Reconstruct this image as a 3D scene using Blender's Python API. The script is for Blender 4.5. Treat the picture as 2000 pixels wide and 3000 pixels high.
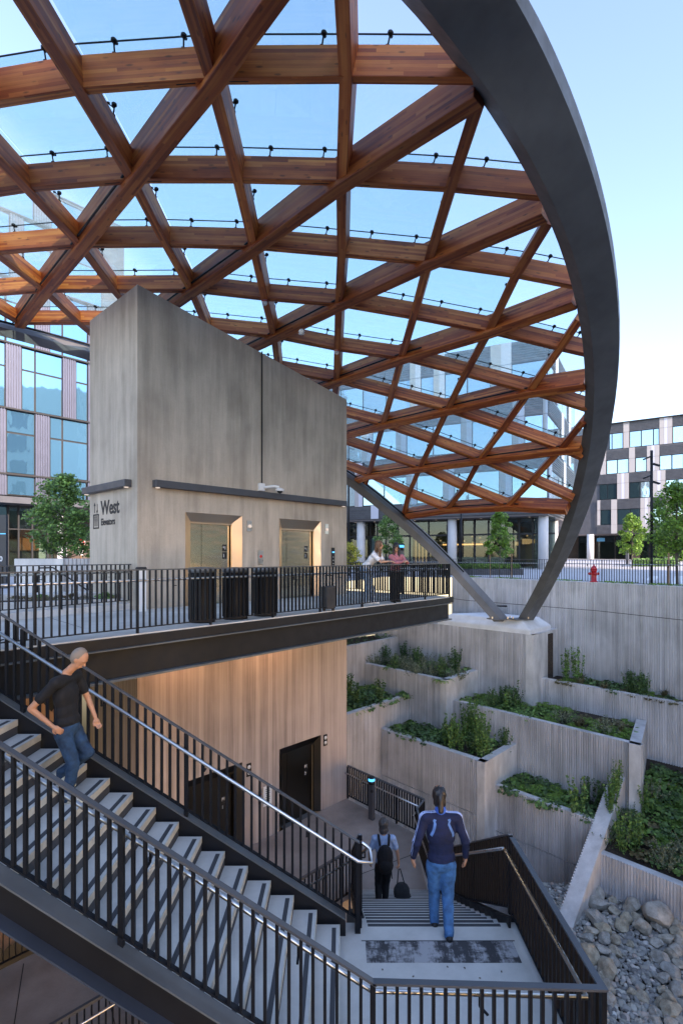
import bpy, bmesh, math, random
from mathutils import Vector, Matrix, noise
from mathutils.geometry import tessellate_polygon
R=random.Random(7)
sc=bpy.context.scene
for o in list(bpy.data.objects): bpy.data.objects.remove(o)
# ---------------------------------------------------------------- camera, sky, sun, exposure
F=1565.0; HZ=1630.0; EYE=1.2      # focal length and horizon line in pixels of the 2000x3000 photograph, eye height
cam_d=bpy.data.cameras.new('camera'); cam=bpy.data.objects.new('camera',cam_d); sc.collection.objects.link(cam)
cam.location=(0,0,EYE); cam.rotation_euler=(math.radians(90),0,0)
cam_d.sensor_fit='VERTICAL'; cam_d.sensor_height=36; cam_d.sensor_width=24; cam_d.lens=F/3000*36
cam_d.shift_y=(HZ-1500)/3000; cam_d.clip_start=.05; cam_d.clip_end=3000
sc.camera=cam
SUN_EL,SUN_AZ=20.0,140.0            # azimuth clockwise from +Y (the view direction)
world=bpy.data.worlds.new('World'); sc.world=world; world.use_nodes=True
wn=world.node_tree; bg=wn.nodes['Background']
sky=wn.nodes.new('ShaderNodeTexSky'); sky.sky_type='NISHITA'; sky.sun_disc=False
sky.sun_elevation=math.radians(SUN_EL); sky.sun_rotation=math.radians(SUN_AZ); sky.altitude=100
sky.air_density=1.0; sky.dust_density=0.4; sky.ozone_density=2.7
wn.links.new(sky.outputs[0],bg.inputs[0]); bg.inputs[1].default_value=0.15
sd=bpy.data.lights.new('sun','SUN'); sd.energy=2.0; sd.angle=math.radians(.5); sd.color=(1,.92,.82)
sun=bpy.data.objects.new('sun',sd); sc.collection.objects.link(sun)
a,e=math.radians(SUN_AZ),math.radians(SUN_EL)
sdir=Vector((math.sin(a)*math.cos(e),math.cos(a)*math.cos(e),math.sin(e)))
sun.rotation_euler=sdir.to_track_quat('Z','Y').to_euler(); sun.location=(0,30,40)
sc.view_settings.view_transform='Standard'; sc.view_settings.look='None'; sc.view_settings.gamma=1
sc.view_settings.exposure=2.22
sc.view_settings.use_white_balance=True; sc.view_settings.white_balance_temperature=7500; sc.view_settings.white_balance_tint=21   # balanced for open shade
sc.cycles.max_bounces=8; sc.cycles.transparent_max_bounces=16; sc.cycles.caustics_reflective=False; sc.cycles.caustics_refractive=False
try: sc.cycles.use_denoising=True
except Exception: pass
# ---------------------------------------------------------------- materials
def mat(name,col=(.5,.5,.5),rough=.6,metal=0,spec=.5):
    m=bpy.data.materials.new(name); m.use_nodes=True
    b=m.node_tree.nodes['Principled BSDF']; b.inputs['Base Color'].default_value=(*col,1); b.inputs['Roughness'].default_value=rough
    b.inputs['Metallic'].default_value=metal; b.inputs['Specular IOR Level'].default_value=spec
    return m
class NT:
    def __init__(s,m): s.t=m.node_tree; s.b=s.t.nodes['Principled BSDF']
    def n(s,ty,**k):
        x=s.t.nodes.new(ty)
        for a,v in k.items():
            if a.startswith('i_'):
                key=a[2:].replace('_',' ')
                x.inputs[int(key) if key.isdigit() else key].default_value=v
            else: setattr(x,a,v)
        return x
    def l(s,a,b): s.t.links.new(a,b)
    def coord(s,kind='Object',scale=(1,1,1)):
        c=s.n('ShaderNodeTexCoord'); mp=s.n('ShaderNodeMapping'); mp.inputs['Scale'].default_value=scale
        s.l(c.outputs[kind],mp.inputs[0]); return mp.outputs[0]
    def geo(s,scale=(1,1,1)):
        c=s.n('ShaderNodeNewGeometry'); mp=s.n('ShaderNodeMapping'); mp.inputs['Scale'].default_value=scale
        s.l(c.outputs['Position'],mp.inputs[0]); return mp.outputs[0]
    def noise(s,v,sc_=1,det=4,rough=.55):
        x=s.n('ShaderNodeTexNoise'); x.inputs['Scale'].default_value=sc_; x.inputs['Detail'].default_value=det; x.inputs['Roughness'].default_value=rough
        s.l(v,x.inputs['Vector']); return x.outputs['Fac']
    def ramp(s,f,stops):
        x=s.n('ShaderNodeValToRGB'); cr=x.color_ramp
        while len(cr.elements)<len(stops): cr.elements.new(.5)
        for e_,(p,c) in zip(cr.elements,stops): e_.position=p; e_.color=(*c,1) if len(c)==3 else c
        s.l(f,x.inputs[0]); return x.outputs[0]
    def mix(s,f,a,b,mode='MIX'):
        x=s.n('ShaderNodeMix'); x.data_type='RGBA'; x.blend_type=mode
        if isinstance(f,(int,float)): x.inputs[0].default_value=f
        else: s.l(f,x.inputs[0])
        for k,v in ((6,a),(7,b)):
            if isinstance(v,tuple): x.inputs[k].default_value=(*v,1)
            else: s.l(v,x.inputs[k])
        return x.outputs[2]
    def math(s,op,a,b=None):
        x=s.n('ShaderNodeMath',operation=op)
        for k,v in ((0,a),(1,b)):
            if v is None: continue
            if isinstance(v,(int,float)): x.inputs[k].default_value=v
            else: s.l(v,x.inputs[k])
        return x.outputs[0]
    def col(s,o): s.l(o,s.b.inputs['Base Color'])
    def rough(s,o): s.l(o,s.b.inputs['Roughness'])
    def bump(s,h,st=.3,d=.02):
        x=s.n('ShaderNodeBump'); x.inputs['Strength'].default_value=st; x.inputs['Distance'].default_value=d
        s.l(h,x.inputs['Height']); s.l(x.outputs[0],s.b.inputs['Normal'])
G3=lambda v:(v,v,v)
M={}
def wood():
    m=mat('glulam timber',(.3,.12,.05),.5); t=NT(m)
    uv=t.n('ShaderNodeUVMap'); sep=t.n('ShaderNodeSeparateXYZ'); t.l(uv.outputs[0],sep.inputs[0])
    oi=t.n('ShaderNodeObjectInfo')
    lam=t.math('FLOOR',t.math('DIVIDE',sep.outputs[1],.042))
    seg=t.math('FLOOR',t.math('ADD',t.math('DIVIDE',sep.outputs[0],1.7),t.math('MULTIPLY',lam,.37)))
    cb=t.n('ShaderNodeCombineXYZ'); t.l(lam,cb.inputs[0]); t.l(seg,cb.inputs[1]); t.l(oi.outputs['Random'],cb.inputs[2])
    wn_=t.n('ShaderNodeTexWhiteNoise'); t.l(cb.outputs[0],wn_.inputs[0])
    cv=t.n('ShaderNodeCombineXYZ'); t.l(t.math('MULTIPLY',sep.outputs[0],1.2),cv.inputs[0]); t.l(t.math('MULTIPLY',sep.outputs[1],38),cv.inputs[1]); t.l(t.math('MULTIPLY',wn_.outputs[0],30),cv.inputs[2])
    gr=t.noise(cv.outputs[0],1,5,.65)
    cv2=t.n('ShaderNodeCombineXYZ'); t.l(sep.outputs[0],cv2.inputs[0]); t.l(t.math('MULTIPLY',sep.outputs[1],3),cv2.inputs[1]); t.l(t.math('MULTIPLY',oi.outputs['Random'],40),cv2.inputs[2])
    big=t.noise(cv2.outputs[0],1.6,3)
    f=t.math('ADD',t.math('MULTIPLY',wn_.outputs[0],.42),t.math('ADD',t.math('MULTIPLY',gr,.38),t.math('MULTIPLY',big,.42)))
    c=t.ramp(f,[(.26,(.13,.024,.009)),(.45,(.29,.058,.017)),(.62,(.46,.115,.028)),(.85,(.62,.21,.052))])
    c=t.mix(1.0,c,t.ramp(oi.outputs['Random'],[(0,(.66,.60,.58)),(.45,(1,1,1)),(.8,(1.15,1.12,1.05)),(1,(.85,.75,.7))]),'MULTIPLY')
    kv=t.n('ShaderNodeCombineXYZ'); t.l(t.math('MULTIPLY',sep.outputs[0],3.2),kv.inputs[0]); t.l(t.math('MULTIPLY',sep.outputs[1],12),kv.inputs[1]); t.l(t.math('MULTIPLY',oi.outputs['Random'],50),kv.inputs[2])
    vo=t.n('ShaderNodeTexVoronoi'); vo.inputs['Scale'].default_value=1; t.l(kv.outputs[0],vo.inputs['Vector'])
    kn=t.ramp(vo.outputs['Distance'],[(.0,G3(1)),(.10,G3(.8)),(.2,G3(0))])
    c=t.mix(t.math('MULTIPLY',kn,.75),c,(.035,.013,.008))
    fr=t.math('FRACT',t.math('DIVIDE',sep.outputs[1],.042))
    ln=t.ramp(fr,[(.0,G3(1)),(.06,G3(0))])
    c=t.mix(t.math('MULTIPLY',ln,.35),c,(.06,.02,.01))
    t.col(c); t.rough(t.ramp(gr,[(.3,G3(.42)),(.7,G3(.62))])); t.bump(gr,.25,.004)
    return m
M['wood']=wood()
def glass_mat(name,tint,haze,hazecol,iorf=1.45):
    m=bpy.data.materials.new(name); m.use_nodes=True; nt=m.node_tree; nt.nodes.clear()
    out=nt.nodes.new('ShaderNodeOutputMaterial'); tr=nt.nodes.new('ShaderNodeBsdfTransparent'); gl=nt.nodes.new('ShaderNodeBsdfGlossy')
    tl=nt.nodes.new('ShaderNodeBsdfTranslucent'); fr=nt.nodes.new('ShaderNodeLayerWeight'); mx=nt.nodes.new('ShaderNodeMixShader'); m2=nt.nodes.new('ShaderNodeMixShader')
    tr.inputs[0].default_value=(*tint,1); gl.inputs['Roughness'].default_value=.02; tl.inputs[0].default_value=(*hazecol,1); fr.inputs[0].default_value=.5
    pw=nt.nodes.new('ShaderNodeMath'); pw.operation='POWER'; pw.inputs[1].default_value=4.5; ml=nt.nodes.new('ShaderNodeMath'); ml.operation='MULTIPLY_ADD'; ml.inputs[1].default_value=.6; ml.inputs[2].default_value=.045
    gl.inputs[0].default_value=(.9,.97,1,1)
    tc=nt.nodes.new('ShaderNodeNewGeometry'); mp=nt.nodes.new('ShaderNodeMapping'); no=nt.nodes.new('ShaderNodeTexNoise'); mr=nt.nodes.new('ShaderNodeMapRange')
    mp.inputs['Scale'].default_value=(1.5,4,1.5); no.inputs['Scale'].default_value=2.2; no.inputs['Detail'].default_value=6
    mr.inputs['From Min'].default_value=.3; mr.inputs['From Max'].default_value=.75; mr.inputs['To Min'].default_value=haze*.7; mr.inputs['To Max'].default_value=haze*1.35
    L=nt.links.new
    L(tc.outputs['Position'],mp.inputs[0]); L(mp.outputs[0],no.inputs['Vector']); L(no.outputs['Fac'],mr.inputs[0])
    L(mr.outputs[0],m2.inputs[0]); L(tr.outputs[0],m2.inputs[1]); L(tl.outputs[0],m2.inputs[2])
    L(fr.outputs['Facing'],pw.inputs[0]); L(pw.outputs[0],ml.inputs[0]); L(ml.outputs[0],mx.inputs[0]); L(m2.outputs[0],mx.inputs[1]); L(gl.outputs[0],mx.inputs[2]); L(mx.outputs[0],out.inputs[0])
    return m
M['pane']=glass_mat('canopy glass',(.71,.855,.875),.15,(.88,.95,.92))
M['shop']=glass_mat('storefront glass',(.6,.68,.66),.02,(.5,.5,.5),1.5)
def facade_glass(name,base):
    m=mat(name,base,.03,0,.9); t=NT(m); t.b.inputs['Metallic'].default_value=.75
    v=t.geo((1,1,.5)); n_=t.noise(v,.35,3); t.bump(n_,.12,.25)
    oi=t.n('ShaderNodeObjectInfo')
    c=t.ramp(oi.outputs['Random'],[(0,tuple(x*.8 for x in base)),(1,tuple(min(1,x*1.1) for x in base))]); t.col(c)
    return m
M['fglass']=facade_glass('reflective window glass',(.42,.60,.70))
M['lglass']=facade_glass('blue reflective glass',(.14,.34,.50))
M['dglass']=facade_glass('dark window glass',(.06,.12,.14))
def metal(name,c,r,me=.4,var=.25):
    m=mat(name,c,r,me); t=NT(m); v=t.geo((1,1,1)); n_=t.noise(v,1.3,6)
    t.col(t.ramp(n_,[(.3,tuple(x*(1-var) for x in c)),(.7,tuple(x*(1+var) for x in c))])); t.rough(t.ramp(t.noise(v,4,5),[(.3,G3(r*.8)),(.7,G3(min(1,r*1.25)))]))
    return m
M['arch']=metal('arch grey paint',(.125,.125,.128),.52,.0,.2)
M['black']=metal('black painted steel',(.010,.011,.014),.5,.0,.25); M['black'].node_tree.nodes['Principled BSDF'].inputs['Specular IOR Level'].default_value=.28
M['rail']=metal('dark grey railing paint',(.009,.011,.015),.45,.0,.15); M['rail'].node_tree.nodes['Principled BSDF'].inputs['Specular IOR Level'].default_value=.16
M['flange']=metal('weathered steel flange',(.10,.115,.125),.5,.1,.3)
M['flange_sky']=metal('steel flange with painted skylight',(.045,.06,.085),.5,.1,.2)  # bluish base colour holds the skylight falling on the lower flange
M['railtop']=metal('rail cap with painted sky sheen',(.075,.08,.09),.34,.1,.15)  # lighter than the rails: sky reflected on the caps is put into the colour
M['steel']=metal('brushed stainless steel',(.62,.62,.62),.3,1,.04)
def brushed(name,c,r):
    m=mat(name,c,r,1); t=NT(m); t.bump(t.noise(t.geo((.6,.6,1.8)),1.1,2),.35,.05); return m
M['stainless']=brushed('elevator door steel',(.64,.55,.43),.2)
M['frame']=metal('elevator frame steel',(.60,.43,.30),.36,1,.05)  # warm tint here and on the doors stands in for reflected sunset
M['darksteel']=brushed('dark elevator door steel',(.085,.078,.07),.3)
M['white']=mat('white paint',(.75,.75,.75),.5)
M['dark']=mat('near black',(.01,.01,.012),.6)
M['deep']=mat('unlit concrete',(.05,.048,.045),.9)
M['rubber']=mat('dark grip strip',(.055,.058,.065),.85)
def conc(name,c,streak=(6,6,.4),var=.35,blotch=.8,rough=.8,dirt=(.10,.09,.08),dirtamt=.4,bump=.15):
    m=mat(name,c,rough); t=NT(m)
    s=t.noise(t.geo(streak),1,6,.6); b=t.noise(t.geo((1,1,.6)),blotch,5,.6); f=t.noise(t.geo((1,1,1)),28,5,.7)
    g=t.math('ADD',t.math('MULTIPLY',s,.45),t.math('ADD',t.math('MULTIPLY',b,.4),t.math('MULTIPLY',f,.15)))
    lo=tuple(x*(1-var) for x in c); hi=tuple(min(1,x*(1+var)) for x in c)
    cc=t.ramp(g,[(.36,lo),(.5,c),(.64,hi)])
    d=t.ramp(t.math('MULTIPLY',t.noise(t.geo((streak[0]*.6,streak[1]*.6,streak[2]*.5)),1,4),t.noise(t.geo(),.7,3)),[(.22,G3(0)),(.42,G3(1))])
    t.col(t.mix(t.math('MULTIPLY',d,dirtamt),cc,dirt)); t.bump(g,bump,.01)
    return m
M['tower']=conc('tower concrete',(.47,.405,.335),(6,6,.5),.24,1.3,.8,(.19,.155,.12),.5,.4)
def plank():
    m=mat('board formed concrete',(.4,.33,.3),.8); t=NT(m)
    g=t.n('ShaderNodeNewGeometry'); sep=t.n('ShaderNodeSeparateXYZ'); t.l(g.outputs['Position'],sep.inputs[0])
    s=t.math('ADD',t.math('MULTIPLY',sep.outputs[0],.677),t.math('MULTIPLY',sep.outputs[1],.736))
    b=t.math('FLOOR',t.math('DIVIDE',s,.145)); w=t.n('ShaderNodeTexWhiteNoise',noise_dimensions='1D'); t.l(b,w.inputs['W'])
    st=t.noise(t.geo((14,14,.5)),1,6,.6); bl=t.noise(t.geo(),.8,4)
    f=t.math('ADD',t.math('MULTIPLY',w.outputs[0],.22),t.math('ADD',t.math('MULTIPLY',st,.55),t.math('MULTIPLY',bl,.3)))
    c=t.ramp(f,[(.32,(.25,.205,.19)),(.5,(.39,.325,.30)),(.72,(.52,.44,.41))])
    fr=t.ramp(t.math('FRACT',t.math('DIVIDE',s,.145)),[(0,G3(1)),(.05,G3(0))])
    c=t.mix(t.math('MULTIPLY',fr,.3),c,(.12,.1,.09)); t.col(c); t.bump(f,.2,.01); return m
M['plank']=plank()
M['ribc']=conc('ribbed concrete',(.57,.555,.56),(9,9,.3),.3,.7,.85,(.17,.165,.16),.5)
M['smooth']=conc('smooth concrete',(.60,.59,.58),(3,3,1.2),.25,1.2,.8,(.15,.14,.13),.35)
M['cap']=conc('white concrete cap',(.78,.78,.78),(2,2,2),.12,1.5,.7,(.3,.28,.25),.3)
M['paving']=conc('light plaza paving',(.52,.51,.53),(1,1,1),.12,.6,.8,(.2,.2,.2),.2)
M['floor']=conc('brown tinted concrete floor',(.32,.27,.24),(.8,.8,.8),.3,1.3,.45,(.09,.08,.07),.4,.05)
M['deckc']=conc('deck concrete',(.54,.53,.51),(1,1,1),.15,1.0,.7,(.15,.15,.15),.25)
M['tread']=conc('stair tread concrete',(.56,.55,.52),(1.5,1.5,1),.14,2.2,.6,(.14,.14,.14),.25,.05)
M['nose']=conc('pale tread nosing',(.56,.53,.45),(5,5,5),.2,6,.7,(.2,.18,.15),.3)
def scuff():
    m=mat('scuffed grip mat',(.05,.05,.055),.8); t=NT(m)
    n_=t.noise(t.geo((1.2,2.6,1)),2.2,9,.72); n2=t.noise(t.geo((5,1.2,1)),1.6,7,.7)
    f=t.ramp(t.math('MULTIPLY',n_,n2),[(.21,G3(0)),(.29,G3(1))]); t.col(t.mix(t.math('MULTIPLY',f,.85),(.045,.045,.05),(.42,.42,.43))); return m
M['scuff']=scuff()
def soil():
    m=mat('dark planting soil',(.05,.035,.028),.95); t=NT(m); f=t.noise(t.geo(),14,8,.7)
    t.col(t.ramp(f,[(.3,(.018,.013,.010)),(.55,(.055,.038,.028)),(.8,(.14,.10,.07))])); t.bump(f,.8,.05); return m
M['soil']=soil()
def leaf(name,a,b,tr=.25):
    m=mat(name,a,.5); t=NT(m); g=t.n('ShaderNodeNewGeometry'); oi=t.n('ShaderNodeObjectInfo')
    r=t.math('FRACT',t.math('ADD',g.outputs['Random Per Island'],oi.outputs['Random']))
    c=t.ramp(r,[(0,a),(.75,b),(1,tuple(min(1,x*1.5) for x in b))]); t.col(c)
    nt=t.t; tl=nt.nodes.new('ShaderNodeBsdfTranslucent'); mx=nt.nodes.new('ShaderNodeMixShader'); mx.inputs[0].default_value=tr
    t.l(c,tl.inputs[0]); t.l(t.b.outputs[0],mx.inputs[1]); t.l(tl.outputs[0],mx.inputs[2])
    t.l(mx.outputs[0],[x for x in nt.nodes if x.type=='OUTPUT_MATERIAL'][0].inputs[0]); return m
M['leafd']=leaf('dark green leaf',(.035,.08,.028),(.10,.19,.06))
M['leafm']=leaf('mid green leaf',(.06,.13,.035),(.16,.29,.07))
M['leafl']=leaf('bright green leaf',(.07,.15,.02),(.19,.34,.05),.35)
M['leafg']=leaf('grey green leaf',(.10,.13,.08),(.24,.27,.17))
M['leafb']=leaf('brownish leaf',(.07,.05,.025),(.17,.15,.07))
M['leafy']=leaf('yellow green leaf',(.2,.24,.03),(.5,.45,.06),.35)
M['bark']=conc('bark',(.12,.095,.075),(8,8,2),.4,3,.9,(.05,.04,.03),.4)
M['stake']=conc('wooden stake',(.28,.16,.09),(9,9,1),.3,3,.8,(.1,.06,.04),.4)
def rock(name,lo,mid,hi,s=3):
    m=mat(name,mid,.85); t=NT(m); oi=t.n('ShaderNodeObjectInfo'); v=t.coord('Object')
    n_=t.noise(v,s,8,.65); n2=t.noise(v,s*9,5,.7)
    f=t.math('ADD',t.math('MULTIPLY',n_,.75),t.math('MULTIPLY',n2,.25))
    c=t.ramp(f,[(.35,lo),(.5,mid),(.68,hi)])
    tintr=t.ramp(oi.outputs['Random'],[(0,(.75,.8,.85)),(.5,(1,1,1)),(.8,(1.0,.93,.78)),(1,(.7,.72,.72))])
    t.col(t.mix(1.0,c,tintr,'MULTIPLY')); t.bump(f,.5,.03); return m
M['rock']=rock('granite boulder',(.20,.175,.14),(.42,.385,.33),(.62,.58,.51),2.2)
def pebm():
    m=mat('river pebble',(.2,.2,.2),.6); t=NT(m); g=t.n('ShaderNodeNewGeometry'); oi=t.n('ShaderNodeObjectInfo')
    r=t.math('FRACT',t.math('ADD',g.outputs['Random Per Island'],t.math('MULTIPLY',oi.outputs['Random'],7.3)))
    t.col(t.ramp(r,[(0,(.15,.145,.14)),(.3,(.25,.25,.24)),(.55,(.37,.365,.34)),(.75,(.29,.28,.24)),(.88,(.54,.52,.47)),(.95,(.42,.30,.24)),(1,(.65,.65,.62))])); return m
M['pebble']=pebm()
def emit(name,c,s):
    m=mat(name,(0,0,0),.5); b=m.node_tree.nodes['Principled BSDF']; b.inputs['Emission Color'].default_value=(*c,1); b.inputs['Emission Strength'].default_value=s; return m
M['blue']=emit('blue lit ring',(.05,.45,1),.5); M['warm']=emit('warm lit strip',(1,.5,.18),.7); M['lampw']=emit('white lamp face',(1,.95,.88),.16)
M['warm2']=emit('soft warm lit glass',(1,.62,.3),.16)
M['louver']=metal('charcoal louvre metal',(.075,.078,.09),.5,.2,.15)
M['corr']=metal('corrugated grey metal',(.085,.095,.14),.4,.3,.08)
M['beige']=mat('beige facade panel',(.36,.345,.345),.6); M['pale']=mat('white facade panel',(.48,.49,.56),.5)
M['column']=conc('pale column concrete',(.52,.52,.53),(4,4,1),.1,1,.8,(.3,.3,.3),.2)
M['soffit']=mat('dark soffit',(.10,.085,.085),.6)
M['cream']=mat('cream wall',(.85,.76,.6),.8); M['terra']=mat('orange wall',(.55,.17,.06),.8)
M['red']=metal('red enamel',(.42,.012,.018),.32,0,.1); M['signred']=mat('sign red',(.55,.02,.02),.5)
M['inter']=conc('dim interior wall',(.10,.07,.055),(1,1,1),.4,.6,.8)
M['bluepanel']=mat('blue sign panel',(.06,.28,.5),.5)
M['asphalt']=conc('asphalt',(.05,.05,.052),(1,1,1),.2,2,.9)
M['lattice']=conc('tan lattice board',(.36,.21,.13),(3,3,1),.2,2,.8,(.1,.06,.04),.3)
# people
M['skin']=mat('skin',(.50,.27,.18),.5); M['skin2']=mat('tanned skin',(.46,.23,.14),.5)
M['hairb']=mat('brown hair',(.14,.07,.035),.55); M['hairk']=mat('black hair',(.012,.010,.012),.4); M['hairg']=mat('dark grey hair',(.055,.05,.05),.5); M['hairs']=mat('cropped grey hair',(.22,.18,.15),.8)
def cloth(name,c,s=30,v=.3):
    m=mat(name,c,.85); t=NT(m); n_=t.noise(t.coord('Object'),s*.25,6,.6)
    t.col(t.ramp(n_,[(.3,tuple(x*(1-v) for x in c)),(.7,tuple(x*(1+v) for x in c))])); t.bump(n_,.6,.03); return m
M['denim']=cloth('blue denim',(.03,.13,.30),40,.5); M['denimd']=cloth('dark denim',(.012,.045,.10),40,.55); M['denimp']=cloth('pale blue denim',(.25,.36,.50),40,.25)
M['blackc']=cloth('black cloth',(.004,.005,.008),30,.4); M['navy']=cloth('navy jacket cloth',(.004,.010,.045),30,.35); M['royal']=cloth('royal blue cloth',(.03,.11,.45)); M['stripe']=cloth('pale stripe cloth',(.42,.50,.75))
M['stripe2']=cloth('pale blue trim cloth',(.10,.22,.48)); M['whitec']=cloth('white shirt cloth',(.68,.67,.70),30,.12); M['pink']=cloth('dusty pink shirt cloth',(.42,.15,.18),30,.25); M['tee']=cloth('light blue tee cloth',(.25,.36,.55),30,.2)
M['bag']=cloth('dark grey bag cloth',(.03,.032,.036),20,.3); M['shoe']=mat('cream canvas',(.55,.52,.42),.8)
# ---------------------------------------------------------------- helpers
COL=sc.collection
class MB:
    def __init__(s): s.v=[]; s.f=[]; s.uv=[]; s.mi=[]; s.ml=[]
    def face(s,pts,uv=None,mi=0):
        b=len(s.v); s.v+= [tuple(p) for p in pts]; s.f.append(tuple(range(b,b+len(pts)))); s.uv.append(uv); s.mi.append(mi)
    def grid(s,A,B,closed=False,mi=0,uvf=None):
        n=len(A)
        for i in range(n if closed else n-1):
            j=(i+1)%n; s.face([A[i],A[j],B[j],B[i]],uvf(i,j) if uvf else None,mi)
    def prism(s,poly,z0,z1,mi=0):
        z0f=z0 if callable(z0) else (lambda x,y:z0); z1f=z1 if callable(z1) else (lambda x,y:z1)
        n=len(poly); A=[(x,y,z0f(x,y)) for x,y in poly]; B=[(x,y,z1f(x,y)) for x,y in poly]
        ar=sum(poly[i][0]*poly[(i+1)%n][1]-poly[(i+1)%n][0]*poly[i][1] for i in range(n))
        if ar<0: A.reverse(); B.reverse()
        b=len(s.v); s.v+=A+B
        for i in range(n):
            j=(i+1)%n; s.f.append((b+i,b+j,b+n+j,b+n+i)); s.uv.append(None); s.mi.append(mi)
        if n==4: fs=[(0,1,2,3)]
        else: fs=tessellate_polygon([[Vector((x,y,0)) for x,y,_ in B]])
        for f in fs:
            f=list(f); q=[B[i] for i in f]; a=sum(q[i][0]*q[(i+1)%len(q)][1]-q[(i+1)%len(q)][0]*q[i][1] for i in range(len(q)))
            if a<0: f.reverse()
            s.f.append(tuple(b+n+i for i in f)); s.uv.append(None); s.mi.append(mi)
            s.f.append(tuple(b+i for i in reversed(f))); s.uv.append(None); s.mi.append(mi)
        return s
    def box(s,c,d,rz=0,mi=0,ax=None):
        hx,hy,hz=d[0]/2,d[1]/2,d[2]/2; ca,sa=math.cos(rz),math.sin(rz); P=[]
        for z in (-hz,hz):
            for x,y in ((-hx,-hy),(hx,-hy),(hx,hy),(-hx,hy)):
                if ax: p=Vector(c)+ax[0]*x+ax[1]*y+ax[2]*z
                else: p=(c[0]+x*ca-y*sa,c[1]+x*sa+y*ca,c[2]+z)
                P.append(tuple(p))
        b=len(s.v); s.v+=P
        for f in ((0,3,2,1),(4,5,6,7),(0,1,5,4),(1,2,6,5),(2,3,7,6),(3,0,4,7)): s.f.append(tuple(b+i for i in f)); s.uv.append(None); s.mi.append(mi)
        return s
    def bar(s,p,q,w,h,up=(0,0,1),mi=0):
        p,q=Vector(p),Vector(q); t=(q-p); L=t.length
        if L<1e-6: return s
        t/=L; u=Vector(up); side=t.cross(u)
        if side.length<1e-4: side=t.cross(Vector((0,1,0)))
        side.normalize(); u=side.cross(t)
        return s.box((p+q)/2,(L,w,h),mi=mi,ax=(t,side,u))
    def tube(s,pts,r,n=8,mi=0,cap=True):
        pts=[Vector(p) for p in pts]; rs=r if isinstance(r,(list,tuple)) else [r]*len(pts); rings=[]; prev=None
        for i,p in enumerate(pts):
            t=(pts[min(i+1,len(pts)-1)]-pts[max(i-1,0)]).normalized()
            if prev is None: a=t.cross(Vector((0,0,1))); a=a if a.length>1e-3 else t.cross(Vector((1,0,0)))
            else: a=prev-t*prev.dot(t)
            a.normalize(); prev=a; b_=t.cross(a)
            rings.append([p+(a*math.cos(2*math.pi*k/n)+b_*math.sin(2*math.pi*k/n))*rs[i] for k in range(n)])
        b=len(s.v)
        for g in rings: s.v+=[tuple(x) for x in g]
        for i in range(len(rings)-1):
            for k in range(n):
                k2=(k+1)%n; s.f.append((b+i*n+k,b+i*n+k2,b+(i+1)*n+k2,b+(i+1)*n+k)); s.uv.append(None); s.mi.append(mi)
        if cap:
            s.f.append(tuple(b+k for k in reversed(range(n)))); s.uv.append(None); s.mi.append(mi)
            s.f.append(tuple(b+(len(rings)-1)*n+k for k in range(n))); s.uv.append(None); s.mi.append(mi)
        return s
    def lathe(s,prof,c=(0,0,0),n=20,mi=0):
        b=len(s.v)
        for r,z in prof: s.v+=[(c[0]+r*math.cos(2*math.pi*k/n),c[1]+r*math.sin(2*math.pi*k/n),c[2]+z) for k in range(n)]
        for i in range(len(prof)-1):
            for k in range(n):
                k2=(k+1)%n; s.f.append((b+i*n+k,b+i*n+k2,b+(i+1)*n+k2,b+(i+1)*n+k)); s.uv.append(None); s.mi.append(mi)
        s.f.append(tuple(b+k for k in reversed(range(n)))); s.uv.append(None); s.mi.append(mi)
        s.f.append(tuple(b+(len(prof)-1)*n+k for k in range(n))); s.uv.append(None); s.mi.append(mi)
        return s
    def mesh(s,name,mats,smooth=False):
        me=bpy.data.meshes.new(name); me.from_pydata(s.v,[],s.f)
        for m_ in (mats if isinstance(mats,(list,tuple)) else [mats]): me.materials.append(M[m_] if isinstance(m_,str) else m_)
        me.polygons.foreach_set('material_index',s.mi)
        if any(u is not None for u in s.uv):
            ul=me.uv_layers.new(name='UVMap'); k=0
            for f,u in zip(s.f,s.uv):
                for i in range(len(f)):
                    if u is not None: ul.data[k].uv=u[i]
                    k+=1
        if smooth: me.polygons.foreach_set('use_smooth',[True]*len(me.polygons))
        me.update(); return me
ORG={}
def world(o): return ORG.get(o.name,Vector((0,0,0)))
def thing(name,label,cat,loc=(0,0,0),group=None,rz=0):
    o=bpy.data.objects.new(name,None); o.empty_display_size=.2; COL.objects.link(o); o.location=loc; o.rotation_euler=(0,0,rz); ORG[o.name]=Vector(loc)
    o['label']=label; o['category']=cat
    if group: o['group']=group
    return o
def part(name,me,parent,at=None,label=None,kind=None,rot=None,scale=None):
    """child object; a mesh in world coordinates unless at= gives where its origin goes"""
    o=bpy.data.objects.new(name,me); COL.objects.link(o); o.parent=parent; w=Vector(at) if at is not None else Vector((0,0,0))
    o.location=w-world(parent); ORG[o.name]=w
    if rot: o.rotation_euler=rot
    if scale: o.scale=scale
    if label: o['label']=label
    if kind: o['kind']=kind
    return o
def solo(name,me,label,cat,loc=None,group=None,rz=None,scale=None,kind=None):
    o=bpy.data.objects.new(name,me); COL.objects.link(o)
    if loc is not None: o.location=loc
    ORG[o.name]=Vector(loc) if loc is not None else Vector((0,0,0))
    if rz is not None: o.rotation_euler=rz if isinstance(rz,(tuple,list)) else (0,0,rz)
    if scale: o.scale=scale if isinstance(scale,(tuple,list)) else (scale,)*3
    if label: o['label']=label
    if cat: o['category']=cat
    if group: o['group']=group
    if kind: o['kind']=kind
    return o
def struct(name,me,label=None): return solo(name,me,label,None,kind='structure')
def px(u,v,Y): return Vector(((u-1000)/F*Y,Y,EYE+(HZ-v)/F*Y))
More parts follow.
